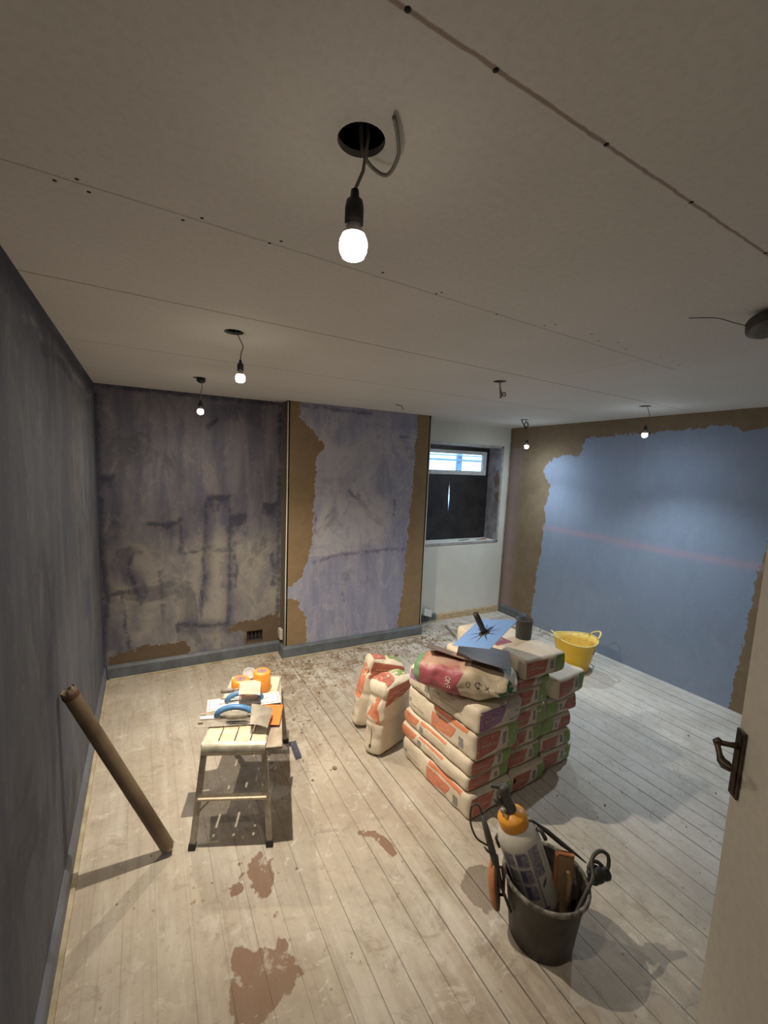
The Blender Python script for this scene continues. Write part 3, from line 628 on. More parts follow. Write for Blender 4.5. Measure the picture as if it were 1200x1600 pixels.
def make_fn(L, Wd, Hh, seed, r=.042, wr=.0045, deform=None, bul=.012):
    hx, hy, hz = L/2, Wd/2, Hh/2; sv = Vector((seed*3.7, seed*1.3, seed*2.1))
    rz = min(r*.8, hz*.62)
    def f(p):
        q = Vector((p[0]*hx, p[1]*hy, p[2]*hz))
        c = Vector((max(-hx+r, min(hx-r, q.x)), max(-hy+r, min(hy-r, q.y)), max(-hz+rz, min(hz-rz, q.z))))
        dd = q-c; dd2 = Vector((dd.x/r, dd.y/r, dd.z/rz)); l = dd2.length
        if l > 1e-6:
            # power norm keeps the faces flat and the corners softly square
            mxx = max(abs(dd2.x), abs(dd2.y), abs(dd2.z)); k = mxx/l; k = k**.8
            pos = c + Vector((dd.x*k, dd.y*k, dd.z*k))
        else: pos = q
        a = pos.x/hx; b = pos.y/hy; g = pos.z/hz
        pos.y += (1 if b > 0 else -1)*bul*abs(b)**2*(1-g*g)*(1-a*a*.6)
        pos.x += (1 if a > 0 else -1)*bul*abs(a)**3*(1-g*g)*(1-b*b*.6)
        e = max(abs(a), abs(b))**3
        s = noise.noise(pos*6+sv)*wr*1.6 + noise.noise(pos*17+sv)*wr*.8*(.4+e)
        cr = abs(noise.noise(Vector((pos.x*9, pos.y*9, pos.z*30))+sv)); s += -max(0, .16-cr)*wr*3.5*e
        nn_ = dd2.normalized() if l > 1e-6 else Vector((0, 0, 1))
        if abs(nn_.z) > .75: s *= .45
        pos = pos + nn_*s
        return deform(pos) if deform else pos
    return f
def patch(mb, f, face, U, V, quad, m, off=.0012, n=(14, 6)):
    A, u_, v_ = ax(face), ax(U), ax(V); vs = []; fs = []
    def S_(u, v):
        cp = [A[i]+u_[i]*(2*u-1)+v_[i]*(2*v-1) for i in range(3)]; return f(cp)
    def SN(u, v):
        p = S_(u, v); a = S_(u+.01, v)-S_(u-.01, v); b = S_(u, v+.02)-S_(u, v-.02); nn_ = a.cross(b).normalized()
        if nn_.dot(Vector(A)) < 0: nn_ = -nn_
        return p+nn_*off
    if callable(quad): return SN
    for j in range(n[1]+1):
        for i in range(n[0]+1):
            s, q = i/n[0], j/n[1]
            (ax_, ay), (bx, by), (cx, cy), (dx, dy) = quad
            u = (ax_*(1-s)+bx*s)*(1-q)+(dx*(1-s)+cx*s)*q; v = (ay*(1-s)+by*s)*(1-q)+(dy*(1-s)+cy*s)*q
            vs.append(SN(u, v))
    for j in range(n[1]):
        for i in range(n[0]):
            k = j*(n[0]+1)+i; fs.append([k, k+1, k+n[0]+2, k+n[0]+1])
    mb.add(vs, fs, m, True)
def word(mb, f, face, U, V, s, rect, m, off=.0022):
    SN = patch(mb, f, face, U, V, lambda: 0, m, off)
    vs, fs, asp = text_mesh(s); u0, v0, u1, v1 = rect
    mb.add([SN(u0+(u1-u0)*x, v0+(v1-v0)*y) for x, y in vs], fs, m)
rect = lambda a, b, c_, d_: [(a, b), (c_, b), (c_, d_), (a, d_)]
def panel(mb, f, fc, x0, y0, x1, y1, m, ml, txt, kind='R'):
    """trapezoid product panel with thin pale outline, name and fine print"""
    fa, U, V = fc; w_ = x1-x0; h_ = y1-y0
    if kind == 'R': q = lambda e: [(x0+e*w_, y0+e*h_*1.3), (x1-w_*.18-e*w_, y0+h_*.22+e*h_), (x1-e*w_, y1-e*h_*1.3), (x0+e*w_, y1-e*h_*1.3)]
    else: q = lambda e: [(x0+e*w_, y0+h_*.22+e*h_), (x1-e*w_, y0+e*h_), (x1-e*w_, y1-e*h_), (x0+w_*.3+e*w_, y1-e*h_)]
    patch(mb, f, fa, U, V, q(0), m)
    patch(mb, f, fa, U, V, q(.05), ml, .0016); patch(mb, f, fa, U, V, q(.075), m, .0020)
    o = .0 if kind == 'R' else .2*w_
    word(mb, f, fa, U, V, 'Thistle', (x0+w_*.16+o, y1-h_*.30, x0+w_*.36+o, y1-h_*.20), P_wht, .0026)
    word(mb, f, fa, U, V, txt, (x0+w_*.16+o, y1-h_*.53, x0+w_*.74+o, y1-h_*.36), P_wht, .0026)
    patch(mb, f, fa, U, V, rect(x0+w_*.16+o, y0+h_*.36, x0+w_*.55+o, y0+h_*.385), ml, .0026, (6, 1))
def prints(mb, f, kind):
    E = ('+X', '+Y', '+Z'); Sd = ('-Y', '+X', '+Z')
    def bc(fc, x, y, w_, h_): patch(mb, f, *fc, rect(x, y, x+w_, y+h_), P_grey, n=(4, 4))
    if 'e' in kind:    # end face
        panel(mb, f, E, .05, .10, .56, .86, P_red, P_lred, 'MultiFinish')
        bc(E, .61, .34, .08, .42); patch(mb, f, *E, rect(.73, .10, .985, .93), P_grn)
        word(mb, f, *E, 'British Gypsum', (.50, .12, .70, .18), P_dk)
        patch(mb, f, '+Y', '-X', '+Z', rect(.01, .10, .10, .93), P_grn)
    if 'r' in kind:    # end face the other way about
        patch(mb, f, *E, rect(.03, .08, .36, .9), P_grn); bc(E, .42, .3, .07, .35)
        panel(mb, f, E, .52, .10, .97, .80, P_red, P_lred, 'MultiFinish', 'L'); word(mb, f, *E, 'British Gypsum', (.38, .8, .58, .86), P_dk)
    if 'p' in kind:    # purple end
        panel(mb, f, E, .03, .06, .62, .88, P_pur, P_lpur, 'BoardFinish'); patch(mb, f, *E, rect(.66, .04, .98, .97), P_lab)
        bc(E, .80, .45, .09, .34); word(mb, f, *E, 'British Gypsum', (.70, .2, .94, .3), P_dk, .003)
    if 'A' in kind:
        patch(mb, f, *Sd, rect(.44, .80, .90, .99), P_org, n=(24, 4)); panel(mb, f, Sd, .42, .12, .76, .70, P_org, P_lred, 'MultiFinish')
        bc(Sd, .80, .2, .06, .36); word(mb, f, *Sd, 'British Gypsum', (.10, .3, .30, .37), P_dk)
        word(mb, f, *Sd, '25', (.05, .42, .085, .55), P_dk)
    if 'B' in kind:
        patch(mb, f, *Sd, rect(.30, .80, .68, .99), P_org, n=(24, 4)); panel(mb, f, Sd, .015, .2, .27, .88, P_org, P_lred, 'MultiFinish')
        bc(Sd, .29, .25, .06, .4)
        for k, s in enumerate(['British Gypsum', 'Thistle MultiFinish 25 kg', 'plaster']): word(mb, f, *Sd, s, (.40, .62-.17*k, .40+.012*len(s)+.08, .70-.17*k), P_ltx)
    if 'P' in kind:
        patch(mb, f, *Sd, rect(.30, .84, .66, .99), P_pur, n=(24, 4)); panel(mb, f, Sd, .04, .42, .27, .88, P_pur, P_lpur, 'BoardFinish')
        bc(Sd, .29, .30, .06, .36); word(mb, f, *Sd, 'British Gypsum', (.16, .18, .34, .25), P_dk)
        for k, s in enumerate(['British Gypsum', 'Thistle BoardFinish 25 kg']): word(mb, f, *Sd, s, (.42, .55-.17*k, .42+.012*len(s)+.08, .63-.17*k), P_ltx)
def sack_mesh(f, L, Wd, Hh, kind, extra=None, m=None, st=.0125):
    mb = MB(); m = m or M_sack; dims = [L, Wd, Hh]
    for a in range(3):
        b_, c_ = (a+1) % 3, (a+2) % 3; nb = max(4, int(dims[b_]/st)); nc = max(4, int(dims[c_]/st))
        for sg in (-1, 1):
            vs = []; fs = []
            for j in range(nc+1):
                for i in range(nb+1):
                    p = [0, 0, 0]; p[a] = sg; p[b_] = -1+2*i/nb; p[c_] = -1+2*j/nc; vs.append(f(p))
            for j in range(nc):
                for i in range(nb):
                    k = j*(nb+1)+i; q = [k, k+1, k+nb+2, k+nb+1]; fs.append(q if sg > 0 else q[::-1])
            mb.add(vs, fs, m, True)
    prints(mb, f, kind)
    if extra: extra(mb, f)
    return mb
def weld(o, dist=.0004):
    bm = bmesh.new(); bm.from_mesh(o.data)
    vv = [v for v in bm.verts if any(fc.material_index == 0 for fc in v.link_faces)]
    bmesh.ops.remove_doubles(bm, verts=vv, dist=dist); bm.to_mesh(o.data); bm.free()
def sack(label, group, size, loc, rot, kind, seed, tilt=(0, 0), deform=None, extra=None, m=None, name='plaster_sack', r=.042, wr=.0045, R=None, bul=.012):
    L, Wd, Hh = size; f = make_fn(L, Wd, Hh, seed, r, wr, deform, bul)
    o = sack_mesh(f, L, Wd, Hh, kind, extra, m).build(name); weld(o)
    if R is None: R = Matrix.Rotation(math.radians(rot), 4, 'Z') @ Matrix.Rotation(math.radians(tilt[0]), 4, 'Y') @ Matrix.Rotation(math.radians(tilt[1]), 4, 'X')
    o.matrix_world = Matrix.Translation(loc) @ R
    return tag(o, label, 'sack', group)
GA = 'plaster sacks in the front left column'; GB = 'plaster sacks in the middle column'; GC = 'plaster sacks in the right column'
# column A: corner nearest camera at about (1.78, 1.60); ends face -y
zA = [0, .145, .235, .335, .495, .64]
labA = ['orange-striped plaster sack at the very bottom of the front left column', 'plaster sack second from the bottom of the front left column',
        'plaster sack third from the bottom of the front left column', 'plaster sack with orange stripe directly beneath the purple printed sack',
        'plaster sack with purple print, under the maroon and green sack']
posA = [(1.950, 1.885, -87), (1.945, 1.91, -87), (1.950, 1.90, -87), (1.958, 1.88, -87), (1.948, 1.865, -86)]
kA = ['Ae', 'Be', 'Be', 'Ae', 'Pp']
for i in range(5):
    h = zA[i+1]-zA[i]
    sack(labA[i], GA, (.60, .325 if i < 4 else .325, h-.002), (posA[i][0], posA[i][1], zA[i]+h/2), posA[i][2], kA[i], i+1, r=.034, bul=.006)
zB = [0, .125, .24, .35, .485, .61, .675, .80]
labB = ['plaster sack with a black hole, at the very bottom of the middle column', 'plaster sack second from the bottom of the middle column', 'plaster sack third from the bottom of the middle column',
        'plaster sack fourth from the bottom of the middle column', 'plaster sack fifth from the bottom of the middle column',
        'thin squashed plaster sack just under the top sack of the middle column', 'plump plaster sack on top of the middle column, below the black cup']
posB = [(2.283, 1.93, -87), (2.280, 1.965, -88), (2.275, 1.97, -88), (2.288, 1.965, -88), (2.285, 1.965, -88), (2.285, 1.955, -88), (2.36, 1.93, -90)]
for i in range(7):
    h = zB[i+1]-zB[i]; wd = .295 if i < 6 else .34
    ex = None
    if i == 0:
        def ex(mb, f): 
            SN = patch(mb, f, '+X', '+Y', '+Z', lambda: 0, P_dk, .003)
            vs = [SN(.10+.035*math.cos(a*PI/8), .66+.12*math.sin(a*PI/8)) for a in range(16)]; mb.add(vs, [list(range(16))], M_void)
    if i == 6:
        def ex(mb, f):
            patch(mb, f, '+Z', '+X', '+Y', rect(.18, .04, .62, .40), P_mar); word(mb, f, '+Z', '+X', '+Y', 'ONE COAT', (.25, .12, .55, .30), P_wht)
    sack(labB[i], GB, (.60, wd, h-.002), (posB[i][0], posB[i][1], zB[i]+h/2), posB[i][2], 'e', i+11, extra=ex, r=.032 if h > .09 else .028, bul=.005)
zC = [0, .12, .225, .335, .45, .59]
labC = ['plaster sack at the very bottom of the right column', 'plaster sack second from the bottom of the right column', 'plaster sack third from the bottom of the right column, green print at left',
        'plaster sack second from the top of the right column, green print at left', 'plaster sack on top of the right column, in front of the yellow tub']
posC = [(2.597, 1.965, -87), (2.587, 1.97, -88), (2.590, 1.985, -88), (2.625, 1.985, -88), (2.655, 1.97, -81)]
kC = ['e', 'e', 'r', 'r', 'e']
for i in range(5):
    h = zC[i+1]-zC[i]
    sack(labC[i], GC, (.56, .29 if i < 3 else .315, h-.002), (posC[i][0], posC[i][1], zC[i]+h/2), posC[i][2], kC[i], i+21, tilt=(0, 0) if i < 4 else (0, -1), r=.032, bul=.004)
# maroon and green sack on top of column A
def mar_mat():
    m, t, b = nt('maroon_sack'); sxx = N(t, 'ShaderNodeSeparateXYZ'); tc = N(t, 'ShaderNodeTexCoord'); t.links.new(tc.outputs['Object'], sxx.inputs[0])
    co = objco(t); n = nz(t, co, 9, 5, .6, .4); n2 = nz(t, co, 40, 5, .6)
    kr = mix(t, ramp(t, n, .35, .65), (.55, .47, .34), (.46, .38, .27))
    x = math_(t, 'ADD', sxx.outputs[0], math_(t, 'MULTIPLY', math_(t, 'POWER', math_(t, 'ABSOLUTE', sxx.outputs[2]), 1.0), -.5))
    mk = math_(t, 'SUBTRACT', 1, ramp(t, x, -.012, -.008))
    cc = mix(t, mk, kr, mix(t, ramp(t, n2, .4, .7), (.33, .075, .095), (.27, .07, .08)))
    dust = math_(t, 'MULTIPLY', ramp(t, math_(t, 'ADD', sxx.outputs[2], math_(t, 'MULTIPLY', math_(t, 'SUBTRACT', n, .5), .10)), .055, .085), .7)
    cc = mix(t, dust, cc, (.47, .36, .25))
    g1 = math_(t, 'SUBTRACT', 1, ramp(t, math_(t, 'ADD', sxx.outputs[0], math_(t, 'MULTIPLY', n, .02)), -.215, -.205))
    cc = mix(t, g1, cc, (.13, .26, .13))
    t.links.new(cc, b.inputs['Base Color']); b.inputs['Roughness'].default_value = .5
    bump(t, b, math_(t, 'ADD', n, math_(t, 'MULTIPLY', n2, .2)), .5, .012); return m
def mar_extra(mb, f):
    fc = ('-Y', '+X', '+Z')
    for q, mm in [([(.88, -.0), (.995, .02), (.995, .62), (.90, .55)], P_dgr)]: patch(mb, f, *fc, q, mm)
    patch(mb, f, '+X', '+Y', '+Z', [(.0, .10), (.22, .20), (.16, .98), (.0, .9)], P_dgr)
    patch(mb, f, '+X', '+Y', '+Z', [(.30, .42), (.62, .08), (.99, .35), (.95, .95)], P_dgr)
    patch(mb, f, '+Z', '+X', '+Y', [(.86, .50), (.99, .42), (.99, .97), (.82, .96)], P_dgr)
    word(mb, f, '+X', '+Y', '+Z', 'V', (.74, .45, .92, .85), P_teal, .003)
    word(mb, f, '-Y', '-Z', '+X', 'ONE', (.30, .36, .62, .42), P_wht, .003)
    for a in (.57, .66, .75): word(mb, f, '-Y', '+X', '+Z', 'OCX'[int((a-.57)*12) % 3], (a, .45+.3*(a-.57), a+.05, .62+.3*(a-.57)), P_dk, .003)
def mar_def(p):
    p = p.copy(); k = 1-.35*max(0, (p.x-.05)/.2)**2; p.z = p.z*k - .02*max(0, (p.x-.1)/.15); k2 = 1-.15*max(0, (-p.x-.15)/.1); p.z *= k2
    if p.z < 0 and p.x > .10: p.z *= 1-.45*min(1, (p.x-.10)/.08)
    if p.z > -.02: p.z -= .42*max(0, p.y+.03)*(p.z+.02)/.10
    p.z += .012*noise.noise(Vector((p.x*9, p.y*6, 3))) * (1 if p.z > 0 else .2)
    if p.x > .02: p.z += .010*math.sin(p.y*30+p.x*22)*min(1, (p.x-.02)*8)*(1 if p.z > 0 else .1)
    return p
sack('plump maroon and green printed sack lying on the purple printed sack', None, (.50, .36, .172), (1.915, 1.80, .733), -50, '', 41, deform=mar_def, extra=mar_extra, m=mar_mat(), r=.078, wr=.010, name='plaster_sack', bul=.03)
# two sacks standing on end
def up_def(seed, lean=0.0, top=.62):
    def g(p):
        p = p.copy(); a = (p.x+.235)/.47   # 0 at the floor, 1 at the top
        k = 1+.10*math.sin(min(1, a*1.6)*PI)*(a < .6); p.z *= k
        p.y *= 1+.05*math.sin(a*PI)
        cr = math.exp(-((a-.46)/.028)**2); p.z *= 1-.16*cr; p.y *= 1-.06*cr; c2 = math.exp(-((a-.80)/.025)**2); p.z *= 1-.14*c2; p.y *= 1-.07*c2
        if a > .80: p.z *= 1+.25*(a-.80)/.2; 
        p.x -= max(0, a-.9)*(-p.y)*.0
        p.y += lean*a
        return p
    return g
def up_extra(mb, f):
    Tp = ('+X', '+Y', '+Z'); Nr = ('-Y', '-Z', '+X'); Wf = ('-Z', '+Y', '+X')
    panel(mb, f, Tp, .06, .06, .50, .92, P_red, P_lred, 'MultiFinish'); patch(mb, f, *Tp, rect(.55, .35, .93, .9), P_grn)
    patch(mb, f, *Nr, [(.10, .50), (.90, .44), (.70, .82), (.55, .82)], P_org); patch(mb, f, *Nr, [(.30, .54), (.78, .50), (.66, .76), (.56, .76)], P_lred, .0018); patch(mb, f, *Nr, [(.36, .55), (.74, .52), (.65, .745), (.58, .745)], P_org, .0022)
    patch(mb, f, *Nr, rect(.47, .14, .50, .36), P_dk, n=(2, 6)); patch(mb, f, *Nr, rect(.42, .09, .56, .14), P_dk, n=(3, 2))
    patch(mb, f, *Wf, [(.08, .70), (.95, .80), (.95, .98), (.08, .96)], P_red); patch(mb, f, *Wf, [(.2, .84), (.9, .90), (.9, .915), (.2, .86)], P_lred, .0018)
def up_extra2(mb, f):
    up_extra(mb, f); patch(mb, f, '-Y', '-Z', '+X', [(-.0, .42), (1., .40), (1., .84), (.5, .9)], P_org, .0024); patch(mb, f, '-Y', '-Z', '+X', [(.42, .42), (.50, .42), (.72, .84), (.66, .84)], P_lab, .003)
def stand(x, y, z, ang, lx, ly):
    return Matrix.Rotation(lx, 4, 'X') @ Matrix.Rotation(ly, 4, 'Y') @ Matrix.Rotation(math.radians(ang-90), 4, 'Z') @ Matrix.Rotation(-PI/2, 4, 'Y')
GU = 'plaster sacks standing on end left of the stack'
sack('plaster sack standing on end, front one of the pair left of the stack', GU, (.47, .30, .13), (1.738, 2.318, .238), 0, '', 31, deform=up_def(1), extra=up_extra, R=stand(0, 0, 0, 22, 0, math.radians(5)), r=.034, wr=.009)
sack('plaster sack standing on end and leaning, rear one of the pair left of the stack', GU, (.48, .27, .12), (1.79, 2.57, .243), 0, '', 32, deform=up_def(2), extra=up_extra2, R=stand(0, 0, 0, -12, 0, math.radians(15)), r=.034, wr=.009)

# ------------------------------------------------------------------ hawks on the stack
def film():
    m, t, b = nt('blue_film_metal'); co = objco(t); sx_ = N(t, 'ShaderNodeSeparateXYZ'); tc = N(t, 'ShaderNodeTexCoord'); t.links.new(tc.outputs['Object'], sx_.inputs[0])
    n = nz(t, co, 12, 4)
    r_ = math_(t, 'SQRT', math_(t, 'ADD', math_(t, 'POWER', sx_.outputs[0], 2), math_(t, 'POWER', sx_.outputs[1], 2)))
    th = math_(t, 'ARCTAN2', sx_.outputs[1], sx_.outputs[0])
    star = math_(t, 'ABSOLUTE', math_(t, 'SINE', math_(t, 'ADD', math_(t, 'MULTIPLY', th, 4.5), .4)))
    lim = math_(t, 'ADD', .020, math_(t, 'MULTIPLY', math_(t, 'POWER', math_(t, 'SUBTRACT', 1, star), 3), .075))
    rip = math_(t, 'LESS_THAN', r_, math_(t, 'ADD', lim, math_(t, 'MULTIPLY', math_(t, 'SUBTRACT', n, .5), .01)))
    t.links.new(mix(t, rip, (.30, .52, 1.0), (.05, .05, .08)), b.inputs['Base Color'])
    b.inputs['Metallic'].default_value = .35; b.inputs['Roughness'].default_value = .2; bump(t, b, n, .12, .002); return m
M_film = film()
M_dkh = simple('dark_reflection_plate', (.040, .022, .016), .38, .0, c2=(.07, .038, .028), scale=8, bmp=.1)  # dark brown reflection in the shiny plate is painted into its colour
M_dkh2 = simple('stained_plate', (.36, .24, .20), .25, .6, c2=(.34, .15, .10), scale=8, bmp=.1)
M_grip = simple('brown_grip', (.035, .022, .016), .5)
def hawk(label, c, R3, m, handle=True, size=.28, size2=None):
    hk = thing('plastering_hawk', label, 'hawk', c, 0, None); hk.matrix_world = Matrix.Translation(c) @ R3.to_4x4()
    mb = MB(); mb.box((0, 0, 0), (size, size2 or size, .005 if size2 else .002), m, bev=.0008); mb.build('plate', hk)
    if handle:
        mb = MB(); mb.tube([(0, 0, .0015), (0, 0, .02), (0, 0, .06), (0, 0, .10), (0, 0, .122)], [.017, .0145, .0155, .0155, .014], M_grip, 18); mb.build('handle', hk)
        mb = MB(); mb.lathe([(.032, .001), (.030, .004), (.017, .006), (.017, .001)], M_grip, (0, 0, 0), 24); mb.build('collar', hk)
    return hk
def rodr(wv):
    v = Vector(wv); return Matrix.Rotation(v.length, 3, v.normalized())
c1 = CAM+(Vector((2.042, 1.806, .920))-CAM)*.94
hawk('upturned blue-filmed hawk on top of the stack, handle pointing up', c1, rodr((0.107, -0.51, -1.362)), M_film, size=.263)
def basis(x, y):
    x = Vector(x).normalized(); y = Vector(y); y = (y-x*x.dot(y)).normalized(); z = x.cross(y); return Matrix((x, y, z)).transposed()
hawk('hawk plate with dark reflection painted in, lying flat directly under the blue hawk', (1.960, 1.713, .849), rodr((-.002, .15, -.764)), M_dkh, False)
h3x = Vector((.733, -.649, -.205)); h3y = Vector((.62, .78, -.30)); R3 = basis(h3x, h3y)
hawk('bronze-edged hawk plate lying slanted on the maroon sack', Vector((1.690, 1.876, .868))+R3 @ Vector((.165, .10, 0)), R3, M_dkh2, False, size=.33, size2=.20)
M_cup = simple('dark_grey_plastic', (.05, .052, .05), .5)
mb = MB(); mb.lathe([(.0001, .002), (.045, 0), (.047, .003), (.052, .118), (.055, .120), (.055, .124), (.049, .124), (.044, .008), (.0001, .008)], M_cup, (2.445, 1.885, .799), 28)
tag(mb.build('plastic_cup'), 'dark grey plastic cup standing on the top sack of the middle column', 'cup')

# ------------------------------------------------------------------ yellow tub
M_yel = simple('yellow_rubber', (.80, .50, .02), .38, c2=(.74, .44, .02), scale=8, bmp=.05); M_yel2 = simple('yellow_rim', (.85, .68, .22), .4)
M_yin = simple('dirty_yellow_inside', (.78, .56, .12), .5, c2=(.62, .42, .12), scale=22, lo=.5, hi=.62)
tb = thing('rubber_tub', 'yellow flexible rubber tub with two handles beside the blue wall', 'tub', (3.925, 2.575, 0), math.radians(-25)); tb.scale = (.92, .92, .94)
def sag(p, a):
    z = p.z
    if z > .25: p.z += (z-.25)/.09*.035*(math.cos(2*a)*.5)
    return p
mb = MB(); mb.lathe([(.0001, .0), (.125, .0), (.135, .008), (.150, .09), (.156, .095), (.172, .18), (.190, .26), (.203, .325)], M_yel, seg=48, sx=1.03, fn=sag)
mb.lathe([(.203, .325), (.199, .327), (.186, .26), (.168, .18), (.146, .09), (.130, .014), (.0001, .012)], M_yin, seg=48, sx=1.03, fn=sag); mb.build('bucket', tb)
mb = MB(); pts = [sag(Vector((.204*1.03*math.cos(a*PI/32), .204*math.sin(a*PI/32), .326)), a*PI/32) for a in range(64)]
mb.tube(pts+[pts[0]], .0065, M_yel2, 8, False); mb.build('rim', tb)
for sg in (1, -1):
    mb = MB(); hp_ = []
    for k in range(15):
        q = k/14; a = (q-.5)*.85; hh = math.sin(q*PI)
        hp_.append(Vector((sg*(.208*math.cos(a)+hh**.7*.045), .215*math.sin(a)*.85, .338+hh**.6*.055)))
    mb.tube(hp_, .009, M_yel2, 10, flat=.8); mb.build('handle', tb)
mb = MB(); R0 = .1905
for (a0, a1, z0, z1, mm, of) in [(-.52, -.24, .205, .262, simple('label_white', (.55, .48, .42), .4, bmp=0), .0015), (-.475, -.355, .232, .252, P_dk, .0022), (-.44, -.39, .25, .257, P_dk, .0022), (-.50, -.31, .212, .224, P_dk, .0022), (-.30, -.26, .212, .25, P_dk, .0022)]:
    vs = []; fs = []; aa = math.radians(-78)+.95
    for j in range(2):
        for i in range(9):
            a = aa+a0+(a1-a0)*i/8; z = z0+(z1-z0)*j; rr_ = .172+(z-.18)/.08*.018+of
            vs.append((rr_*1.03*math.cos(a), rr_*math.sin(a), z))
    for i in range(8): fs.append([i, i+1, i+10, i+9])
    mb.add(vs, fs, mm)
mb.build('sticker', tb)

# ------------------------------------------------------------------ hop-up work platform
AL = simple('worn_aluminium', (.50, .46, .38), .45, .35, c2=(.36, .32, .26), scale=30)
AL2 = simple('deck_aluminium', (.80, .70, .53), .5, .1, c2=(.68, .58, .42), scale=25)
M_rub = simple('black_rubber', (.04, .038, .035), .7)
M_dirty = simple('dirty_board', (.30, .24, .18), .8, c2=(.42, .36, .28), scale=14)
e1 = Vector((.375, .927, 0)); e2 = Vector((.927, -.375, 0))
pf = thing('step_platform', 'worn aluminium hop-up work platform holding the plastering tools', 'platform', (.545, 2.044, 0), math.atan2(-.375, .927))
# local x across (0..292), local y back (0...70)
WD, LN, DZ = .292, .70, .50
mb = MB()
prof = []
for k in range(9):
    a = PI/2+PI/2*k/8*1.25; prof.append((.030+.034*math.cos(a)-.0, DZ-.034+.034*math.sin(a)))
prof.append((.012, DZ-.062)); inn = [(y+.004, z-.003) for y, z in prof][::-1]
pr = prof+inn
vs = [(x, y, z) for x in (-.004, WD+.004) for y, z in pr]; n = len(pr)
mb.add(vs, [list(range(n)), list(range(2*n-1, n-1, -1))]+[[i, n+i, n+(i+1) % n, (i+1) % n] for i in range(n)], AL)
mb.build('front_nosing', pf)
def slat(x0, x1, name='deck_slat'):
    mb = MB(); nr = max(3, int((x1-x0)/.0085)); pts = []
    for i in range(nr*2+1):
        pts.append((x0+(x1-x0)*i/(nr*2), DZ-(.0028 if i % 2 else 0)))
    pts += [(x1, DZ-.012), (x0, DZ-.012)]; n = len(pts)
    vs = [(x, y, z) for y in (.03, LN-.03) for x, z in pts]
    mb.add(vs, [list(range(n)), list(range(2*n-1, n-1, -1))]+[[i, (i+1) % n, n+(i+1) % n, n+i] for i in range(n)], AL2)
    return mb.build(name, pf)
gp = .007; ws = (WD-3*gp)/4
for i in range(4): slat(i*(ws+gp), i*(ws+gp)+ws)
mb = MB()
for s in (-.004, WD+.004): mb.box((s, LN/2, DZ-.026), (.006, LN-.02, .045), AL)
mb.box((WD/2, LN-.02, DZ-.024), (WD, .03, .046), AL, bev=.004); mb.box((WD/2, .06, DZ-.03), (WD, .03, .024), AL); mb.box((WD/2, LN-.08, DZ-.03), (WD, .03, .024), AL)
mb.build('deck_frame', pf)
def lerp(a, b, s): return tuple(a[i]+(b[i]-a[i])*s for i in range(3))
for yy, fy in ((.03, -.045), (LN-.03, LN+.045)):
    legs = []
    for sx_ in (0, 1):
        tp = (.006 if sx_ == 0 else WD-.006, yy, DZ-.03); ft = (-.036 if sx_ == 0 else WD+.036, fy, .0)
        legs.append((tp, ft)); d_ = (Vector(ft)-Vector(tp)); L = d_.length; dd = d_.normalized()
        xx = Vector((1, 0, 0)); xx = (xx-dd*xx.dot(dd)).normalized(); Rm = Matrix((xx, dd.cross(xx), dd)).transposed()
        mb = MB(); c_ = Vector(tp)+dd*(L/2-.012); mb.box(c_, (.028, .018, L-.03), AL, Rm, bev=.003); lg = mb.build('leg', pf)
        mb = MB(); mb.box(Vector(ft)-dd*.016, (.034, .024, .032), M_rub, Rm, bev=.003); mb.build('rubber_foot', lg)
    for s, w_ in ((.50, .034), (.06, .02)):
        a = Vector(lerp(*legs[0], s)); b = Vector(lerp(*legs[1], s)); mb = MB(); mb.box((a+b)/2, ((b-a).length, .034 if s > .1 else .012, .012 if s > .1 else .02), AL2, bev=.002); mb.build('rung', pf)
    for k in (0, 1):
        a = Vector(lerp(*legs[k], .66)); b = Vector(lerp(legs[0], legs[1], 0) if 0 else lerp(*legs[k], .51)); b.x += .06*(1 if k == 0 else -1)
        mb = MB(); mb.tube([a, b], .004, AL, 6); mb.build('brace', pf)
mb = MB(); mb.box((WD+.006, .345, DZ-.022), (.078, .70, .018), M_dirty, Matrix.Rotation(.115, 3, 'Z'), bev=.003); mb.box((WD+.012, .12, DZ-.030), (.03, .03, .016), AL); mb.box((WD+.012, .58, DZ-.030), (.03, .03, .016), AL)
sb = mb.build('side_board', pf); sb['label'] = 'dirty brown side board'

# ------------------------------------------------------------------ tools on the platform
M_steel = simple('plastered_steel', (.40, .36, .30), .45, .4, c2=(.30, .27, .22), scale=18); M_white = simple('white_sheet', (.80, .79, .76), .35, bmp=0)
M_steel2 = simple('bright_steel', (.72, .66, .56), .35, .3, c2=(.62, .56, .46), scale=10); M_blue = simple('blue_grip', (.06, .19, .42), .5, c2=(.10, .24, .46), scale=20)
M_ggrip = simple('grey_grip', (.30, .26, .20), .6, c2=(.22, .2, .16), scale=40); M_orp = simple('orange_plastic', (.95, .22, .05), .45, bmp=.02); M_orr = simple('orange_tub', (.95, .33, .05), .45, bmp=.02)
M_nav = simple('navy_dots', (.06, .07, .16), .5, c2=(.25, .2, .25), scale=260, lo=.45, hi=.5, bmp=0)
def place(name, label, cat, c, xdir, tiltz=0, group=None):
    a = math.atan2(xdir[1], xdir[0]); o = thing(name, label, cat, c, a, group); o.rotation_euler = (tiltz, 0, a); return o
def arch(mb, x0, x1, h, m, r=.013, y=0, z0=.012):
    pts = []
    for k in range(17):
        q = k/16; pts.append((x0+(x1-x0)*q, y, z0+h*min(1, (math.sin(q*PI))**.45)))
    mb.tube(pts, r, m, 12, flat=.85)
